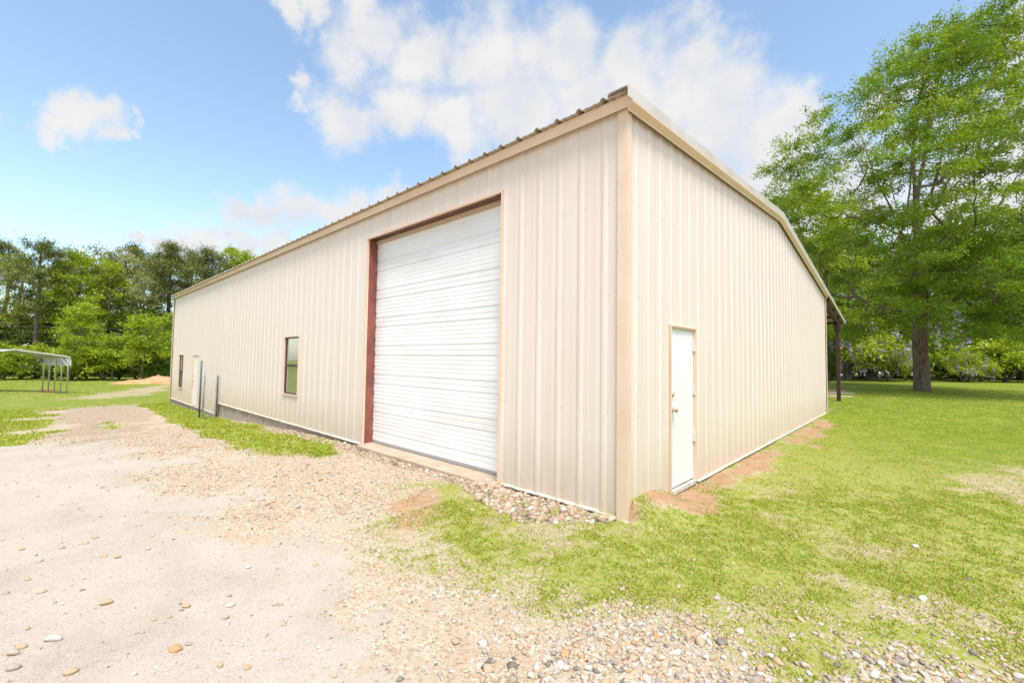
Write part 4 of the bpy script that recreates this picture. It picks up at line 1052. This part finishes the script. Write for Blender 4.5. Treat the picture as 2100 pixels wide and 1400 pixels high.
for i, (px, d, sc_) in enumerate(HG):
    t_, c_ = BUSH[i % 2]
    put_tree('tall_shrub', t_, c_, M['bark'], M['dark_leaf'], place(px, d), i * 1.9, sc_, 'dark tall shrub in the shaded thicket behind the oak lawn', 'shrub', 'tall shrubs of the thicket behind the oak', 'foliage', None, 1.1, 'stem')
sap = round_tree(71, 2.4, .9, .75, 26, 90, .12, .06, .4, .05)
put_tree('sapling', sap[0], sap[1], M['bark'], M['dark_leaf'], place(1698, 31), 0, .95, 'little dark green sapling seen between the wall and the canopy post', 'tree')

# ------------------------------------------------------------------ dirt heap on the left lawn
hc = np.array([*gpt(292, 783)]); ha = np.array([*gpt(352, 786)]); hb = np.array([*gpt(205, 787)])
ux = (ha - hb); Lh = np.linalg.norm(ux); ux /= Lh; uy = np.array([-ux[1], ux[0]])
if uy @ (hc - CAM[:2]) < 0: uy = -uy
nu, nv = 150, 50; U, V_ = np.meshgrid(np.linspace(0, 1.35, nu), np.linspace(-1, 1, nv))
hx = hb[0] + ux[0] * U * Lh + uy[0] * (V_ * 2.4 + 1.6); hy = hb[1] + ux[1] * U * Lh + uy[1] * (V_ * 2.4 + 1.6)
env = np.interp(U, [0, .12, .3, .42, .52, .65, .8, 1.0, 1.2, 1.35], [0, .12, .36, .34, .42, .72, .62, .58, .6, 0]) * np.clip(1 - V_ ** 2, 0, 1) ** .8
hz = ground(hx, hy, False) - .06 + env * 1.05 * (0.75 + .6 * (fbm(hx * 1.3, hy * 1.3, 41) - .3)) + .10 * (fbm(hx * 5, hy * 5, 42) - .5) * (env > .02)
ih = np.arange(nu * nv).reshape(nv, nu)
mh_ = mesh_np('dirt_heap', np.stack([hx, hy, hz], -1).reshape(-1, 3), np.stack([ih[:-1, :-1], ih[:-1, 1:], ih[1:, 1:], ih[1:, :-1]], -1).reshape(-1, 4), None, True)
M['heap'] = vary(mat('orange_dirt', (0.5, 0.3, 0.15), .95), (0.42, 0.20, 0.075), (0.52, 0.31, 0.155), (1, 1, 1), 1.6, 8, .35, .65, 1.0, 6)
tag(link('dirt_heap', mh_, M['heap']), 'long low heap of orange dirt on the far left lawn', 'dirt heap')

# ------------------------------------------------------------------ overhead cables in front of the left wood
for k, (ya, yb, lab) in enumerate([(661, 672, 'topmost of the thin overhead cables crossing in front of the left wood'), (673, 684, 'middle one of the thin overhead cables crossing the left wood'), (692, 699, 'lowest of the thin overhead cables crossing the left wood')]):
    a = at(-160, ya - 4, 39); b = at(420, yb, 40); m_ = MB(); pts = []
    for t_ in np.linspace(0, 1, 13): p = a + (b - a) * t_; p[2] -= .35 * 4 * t_ * (1 - t_); pts.append(p)
    m_.tube(pts, .011, 5); tag(m_.build('overhead_cable', M['wire']), lab, 'cable', 'overhead cables')

# two boards lying on the grass by the canopy
for (px, py, ln_, rot, lab) in ((1706, 813, 1.5, .5, 'pale board lying on the grass beside the canopy post'), (1703, 806, 1.8, .25, 'thin weathered board lying on bare dirt behind the canopy post')):
    x_, y_ = gpt(px, py); z_ = float(ground(x_, y_)); m_ = MB(); m_.box(-ln_ / 2, ln_ / 2, -.07, .07, 0, .04)
    o_ = m_.build('board', M['board'], None, bevel=.004); o_.location = (x_, y_, z_ + .005); o_.rotation_euler = (0, 0, rot); tag(o_, lab, 'board')

# ------------------------------------------------------------------ pebbles, stones, grass
def ico(sub):
    bm = bmesh.new(); bmesh.ops.create_icosphere(bm, subdivisions=sub, radius=1.0)
    v = np.array([x.co[:] for x in bm.verts]); bm.verts.index_update(); f = np.array([[q.index for q in x.verts] for x in bm.faces]); bm.free(); return v, f
rg = np.random.default_rng(99)
def stones(Px, Py, size, sub, sink=.35, flat=(.45, .8), rough=.21):
    v, f = ico(sub); n = len(Px)
    a = size * rg.uniform(.8, 1.25, n); b = size * rg.uniform(.6, 1.0, n); c = size * rg.uniform(*flat, n)
    V = v[None] * (1 + rough * rg.normal(size=(n, len(v), 1)))
    V = V * np.stack([a, b, c], 1)[:, None] * .5
    th = rg.uniform(0, 6.283, n); ct_, st_ = np.cos(th), np.sin(th)
    tl = rg.normal(0, .25, n)
    x_ = V[..., 0]; y_ = V[..., 1]; z_ = V[..., 2] + x_ * np.sin(tl)[:, None]
    Vx = x_ * ct_[:, None] - y_ * st_[:, None]; Vy = x_ * st_[:, None] + y_ * ct_[:, None]
    z0_ = ground(Px, Py)
    W = np.stack([Vx + Px[:, None], Vy + Py[:, None], z_ + (z0_ + c * .5 * (1 - 2 * sink))[:, None]], -1).reshape(-1, 3)
    F = (f[None] + (np.arange(n) * len(v))[:, None, None]).reshape(-1, 3)
    tint = np.repeat(rg.uniform(0, 1, n), len(v))
    return W, F, tint
def inbuilding(x, y): return (x < .03) & (y > -.03)
def scatter(n, x0, x1, y0, y1):
    x = rg.uniform(x0, x1, n); y = rg.uniform(y0, y1, n); k = ~inbuilding(x, y); return x[k], y[k]
def merge(parts):
    Vs, Fs, Ts, b = [], [], [], 0
    for V, F, T in parts: Vs.append(V); Fs.append(F + b); Ts.append(T); b += len(V)
    return np.concatenate(Vs), np.concatenate(Fs), np.concatenate(Ts)
parts = []
def infront(x, y): return (x - CAM[0]) * FW[0] + (y - CAM[1]) * FW[1]
x, y = scatter(150000, -4.5, 5.5, -4.5, 1.0); d = infront(x, y)
g, c, b, dr, ba = covers(x, y)
keep = (d > .9) & (d < 4.6) & (rg.uniform(size=len(x)) < np.clip(1.0 - .90 * smooth01(.10, .80, c) - .9 * smooth01(.25, .75, g) - .9 * dr, .006, 1) * np.where(d < 3.4, .62, .42))
x, y, d = x[keep], y[keep], d[keep]
co = smooth01(-.4, .25, sdf(P_COARSE, x, y) + .5 * (fbm(x * 1.5, y * 1.5, 91) - .5))
k2 = rg.uniform(size=len(x)) < .62 + .38 * co; x, y, d, co = x[k2], y[k2], d[k2], co[k2]
s = np.clip(rg.lognormal(0, .42, len(x)) * (.0120 + .0105 * co), .005, .06)
near = d < 3.2
parts.append(stones(x[near], y[near], s[near], 2)); parts.append(stones(x[~near], y[~near], s[~near], 1))
x, y = scatter(220000, -13, 2, -6, 0); d = infront(x, y); g, c, b, dr, ba = covers(x, y)
keep = (d > 4.4) & (d < 13) & (rg.uniform(size=len(x)) < np.clip(1.0 - .97 * smooth01(.1, .7, c) - .95 * smooth01(.2, .7, g) - .9 * dr, .004, 1) * np.interp(d, [4.4, 7, 13], [.42, .26, .12]))
x, y = x[keep], y[keep]; parts.append(stones(x, y, np.clip(rg.lognormal(math.log(.019), .42, len(x)), .009, .07), 1))
Vp, Fp, Tp = merge(parts)
tag(link('gravel', mesh_np('gravel', Vp, Fp, dict(tint=Tp), True), M['pebble']), 'loose river gravel scattered over the driveway', 'gravel', None, 'stuff')
# rubble at the foot of the wall
x, y = scatter(60000, -9.5, .2, -1.3, 0); sd_ = np.maximum(sdf(P_RUBBLE, x, y), sdf(P_WALLGRAVEL, x, y) * .9)
keep = (sd_ + .15 * (fbm(x * 3, y * 3, 8) - .5) > 0) & (rg.uniform(size=len(x)) < np.where(x > -2.2, .50, .42) * (1 - .8 * smooth01(.45, .62, fbm(x * 2.2, y * 2.2, 14)))); x, y = x[keep], y[keep]
s = np.clip(rg.lognormal(math.log(.036), .5, len(x)), .012, .12) * np.where(x > -2.6, 1.0, .75)
Vp, Fp, Tp = stones(x, y, s, 1, .38, (.4, .85), .26)
tag(link('rubble', mesh_np('rubble', Vp, Fp, dict(tint=Tp), False), M['rubble']), 'broken stone rubble heaped along the foot of the front wall', 'rubble', None, 'stuff')

# single stones lying on the pale driveway (place in the picture, width in pixels, tint, label)
ST = [(217, 1238, 25, .38, 'largest round tan stone on the pale driveway, casting a dark edge'), (143, 1381, 26, .42, 'flat tan stone nearest the bottom left of the driveway'), (360, 1333, 28, 1.0, 'flat orange stone beside a small grey one low on the driveway'),
      (387, 1321, 14, .12, 'small grey stone beside the flat orange one'), (383, 1243, 18, .98, 'orange brown stone in the middle of the lower driveway'), (112, 1312, 30, .72, 'broad pale buff stone half buried left of centre'),
      (86, 1214, 16, .30, 'round brown grey stone left of the largest one'), (57, 1188, 15, .42, 'tan stone among the cluster near the left edge, lower'), (242, 1142, 14, .45, 'tan twin stone right of the left cluster'), (214, 1140, 12, .4, 'small tan stone left of the tan twin'),
      (175, 1113, 12, .5, 'brown stone at the top of the left cluster'), (196, 1102, 12, .97, 'small orange flake at the top of the left cluster'), (82, 1151, 13, .55, 'buff stone in the middle of the left cluster'), (44, 1127, 12, .4, 'upper tan stone near the left edge'),
      (13, 1215, 14, .1, 'blue grey pebble at the left edge'), (28, 1343, 24, .2, 'grey flat stone in the bottom left corner, upper'), (28, 1373, 26, .15, 'grey flat stone in the bottom left corner, lower'), (43, 1330, 20, .35, 'brown flat stone in the bottom left corner'),
      (473, 1240, 18, .7, 'buff stone right of the orange brown one'), (564, 1238, 14, .6, 'thin tan sliver stone toward the middle'), (463, 1265, 17, .3, 'brown flat stone below the buff one'), (316, 1271, 12, .35, 'small brown stone between the largest and the orange brown one'),
      (303, 1124, 13, .68, 'pale stone above the largest one'), (509, 1162, 12, .85, 'white pebble in the middle of the driveway'), (648, 1157, 12, .97, 'small orange stone toward the right of the driveway'), (686, 1385, 14, .5, 'round tan stone at the bottom middle'),
      (508, 1367, 17, .98, 'flat orange stone at the bottom toward the middle'), (452, 1364, 16, .4, 'brown stone left of the flat orange one at the bottom'), (556, 1083, 11, .97, 'orange pebble with a straw beside it'), (211, 1000, 9, .1, 'small dark pebble on the upper driveway'),
      (1478, 1317, 26, .02, 'dark purple grey cobble in the gravel, right of centre'), (1878, 1121, 16, .9, 'white stone alone in the right hand grass, upper'), (1893, 1230, 20, .88, 'white stone alone in the right hand grass, lower'), (972, 995, 11, .9, 'white stone at the foot of the overhead door sill'),
      (1234, 1063, 14, .92, 'white stone against the foot of the corner'), (1206, 1070, 11, .9, 'smaller white stone left of the corner foot')]
sv, sf = ico(3)
for i, (px, py, wpx, ti, lab) in enumerate(ST):
    x_, y_ = gpt(px, py); p = np.array([x_, y_, float(ground(x_, y_))]); dd = float((p - CAM) @ FW); sz = wpx * dd / F_PX
    rr = np.random.default_rng(200 + i); v = sv.copy()
    dirs = rr.normal(size=(9, 3)); dirs /= np.linalg.norm(dirs, axis=1, keepdims=True)
    for q in dirs: v *= (1 - .16 * smooth01(.45, 1.0, v @ q / np.linalg.norm(v, axis=1)))[:, None]
    v = v * np.array([sz * .55, sz * .42, sz * .30]) * rr.uniform(.9, 1.1, 3)
    th = math.atan2(RT[1], RT[0]) + rr.normal(0, .4); c_, s_ = math.cos(th), math.sin(th)
    v = np.stack([v[:, 0] * c_ - v[:, 1] * s_, v[:, 0] * s_ + v[:, 1] * c_, v[:, 2]], 1)
    o_ = link('loose_stone', mesh_np('loose_stone', v, sf, dict(tint=np.clip(ti + rr.normal(0, .012, len(v)), 0, 1)), True), M['pebble'])
    o_.location = (p[0], p[1], p[2] + sz * .12); tag(o_, lab, 'stone', 'single stones on the ground')

# grass: short blades standing in the turf
def blades(x, y, h, wdt, straw):
    n = len(x); th = rg.uniform(0, 6.283, n); z = ground(x, y)
    ln_ = np.stack([np.cos(th), np.sin(th)], 1) * (h * rg.uniform(.3, 1.8, n))[:, None]
    ph_ = th + rg.uniform(.8, 2.2, n); sx = np.stack([np.cos(ph_), np.sin(ph_)], 1) * (wdt * .5)[:, None]
    V = np.zeros((n, 4, 3)); P = np.stack([x, y], 1)
    V[:, 0, :2] = P - sx; V[:, 1, :2] = P + sx; V[:, 2, :2] = P + ln_ * .55 + sx * .8; V[:, 3, :2] = P + ln_
    V[:, 0, 2] = z - .01; V[:, 1, 2] = z - .01; V[:, 2, 2] = z + h * .7; V[:, 3, 2] = z + h
    V[:, 3, :2] -= sx * .2
    t_ = np.clip(np.where(rg.uniform(size=n) < straw, rg.uniform(0, .3, n), rg.normal(.68, .18, n)), 0, 1)
    return V.reshape(-1, 3), np.arange(4 * n).reshape(-1, 4), np.repeat(t_, 4)
parts = []
def turf(n, box, d0, d1, k0, hh, ww):
    x, y = scatter(n, *box); d = infront(x, y); m_ = (d > d0) & (d < d1); x, y, d = x[m_], y[m_], d[m_]
    lat = (x - CAM[0]) * RT[0] + (y - CAM[1]) * RT[1]; m_ = np.abs(lat) < d * 1.35 + 1.5; x, y, d = x[m_], y[m_], d[m_]
    edge = smooth01(d0, d0 + .22 * d0 + .3, d) * (1 - smooth01(d1 - .18 * d1, d1, d)) if d0 > 2 else 1 - smooth01(d1 - .25 * d1, d1, d)
    g, c, b, dr, ba = covers(x, y)
    cl_ = smooth01(.40, .58, .5 * fbm(x * 3.2, y * 3.2, 77, 3) + .5 * fbm(x * 13, y * 13, 78, 2))
    pr_ = smooth01(.06, .70, g) * (.15 + .85 * cl_) * (1 - .6 * ba) * edge
    m_ = rg.uniform(size=len(x)) < pr_ * k0; x, y, d, ba = x[m_], y[m_], d[m_], ba[m_]
    n_ = len(x)
    h = hh * rg.lognormal(0, .35, n_); parts.append(blades(x, y, h, ww * rg.uniform(.6, 1.4, n_), .16 + .5 * ba))
turf(900000, (-1.8, 8, -4, 5), 1.2, 6.4, .72, .014, .0075)
turf(800000, (-9, 14, -4, 14), 4.4, 13.5, .62, .015, .011)
turf(300000, (-1, 26, 2, 32), 10.5, 26, .5, .022, .024)
turf(220000, (-24, -4, -7, 0), 6, 24, .8, .034, .018)
turf(60000, (-60, -22, -12, 6), 20, 50, .4, .03, .05)
Vp, Fp, Tp = merge(parts)
tag(link('grass', mesh_np('grass', Vp, Fp, dict(tint=Tp)), M['grass_blade']), 'short green grass blades growing through the lawn', 'grass', None, 'stuff')
print('faces', sum(len(o.data.polygons) for o in S.objects if o.type == 'MESH'))
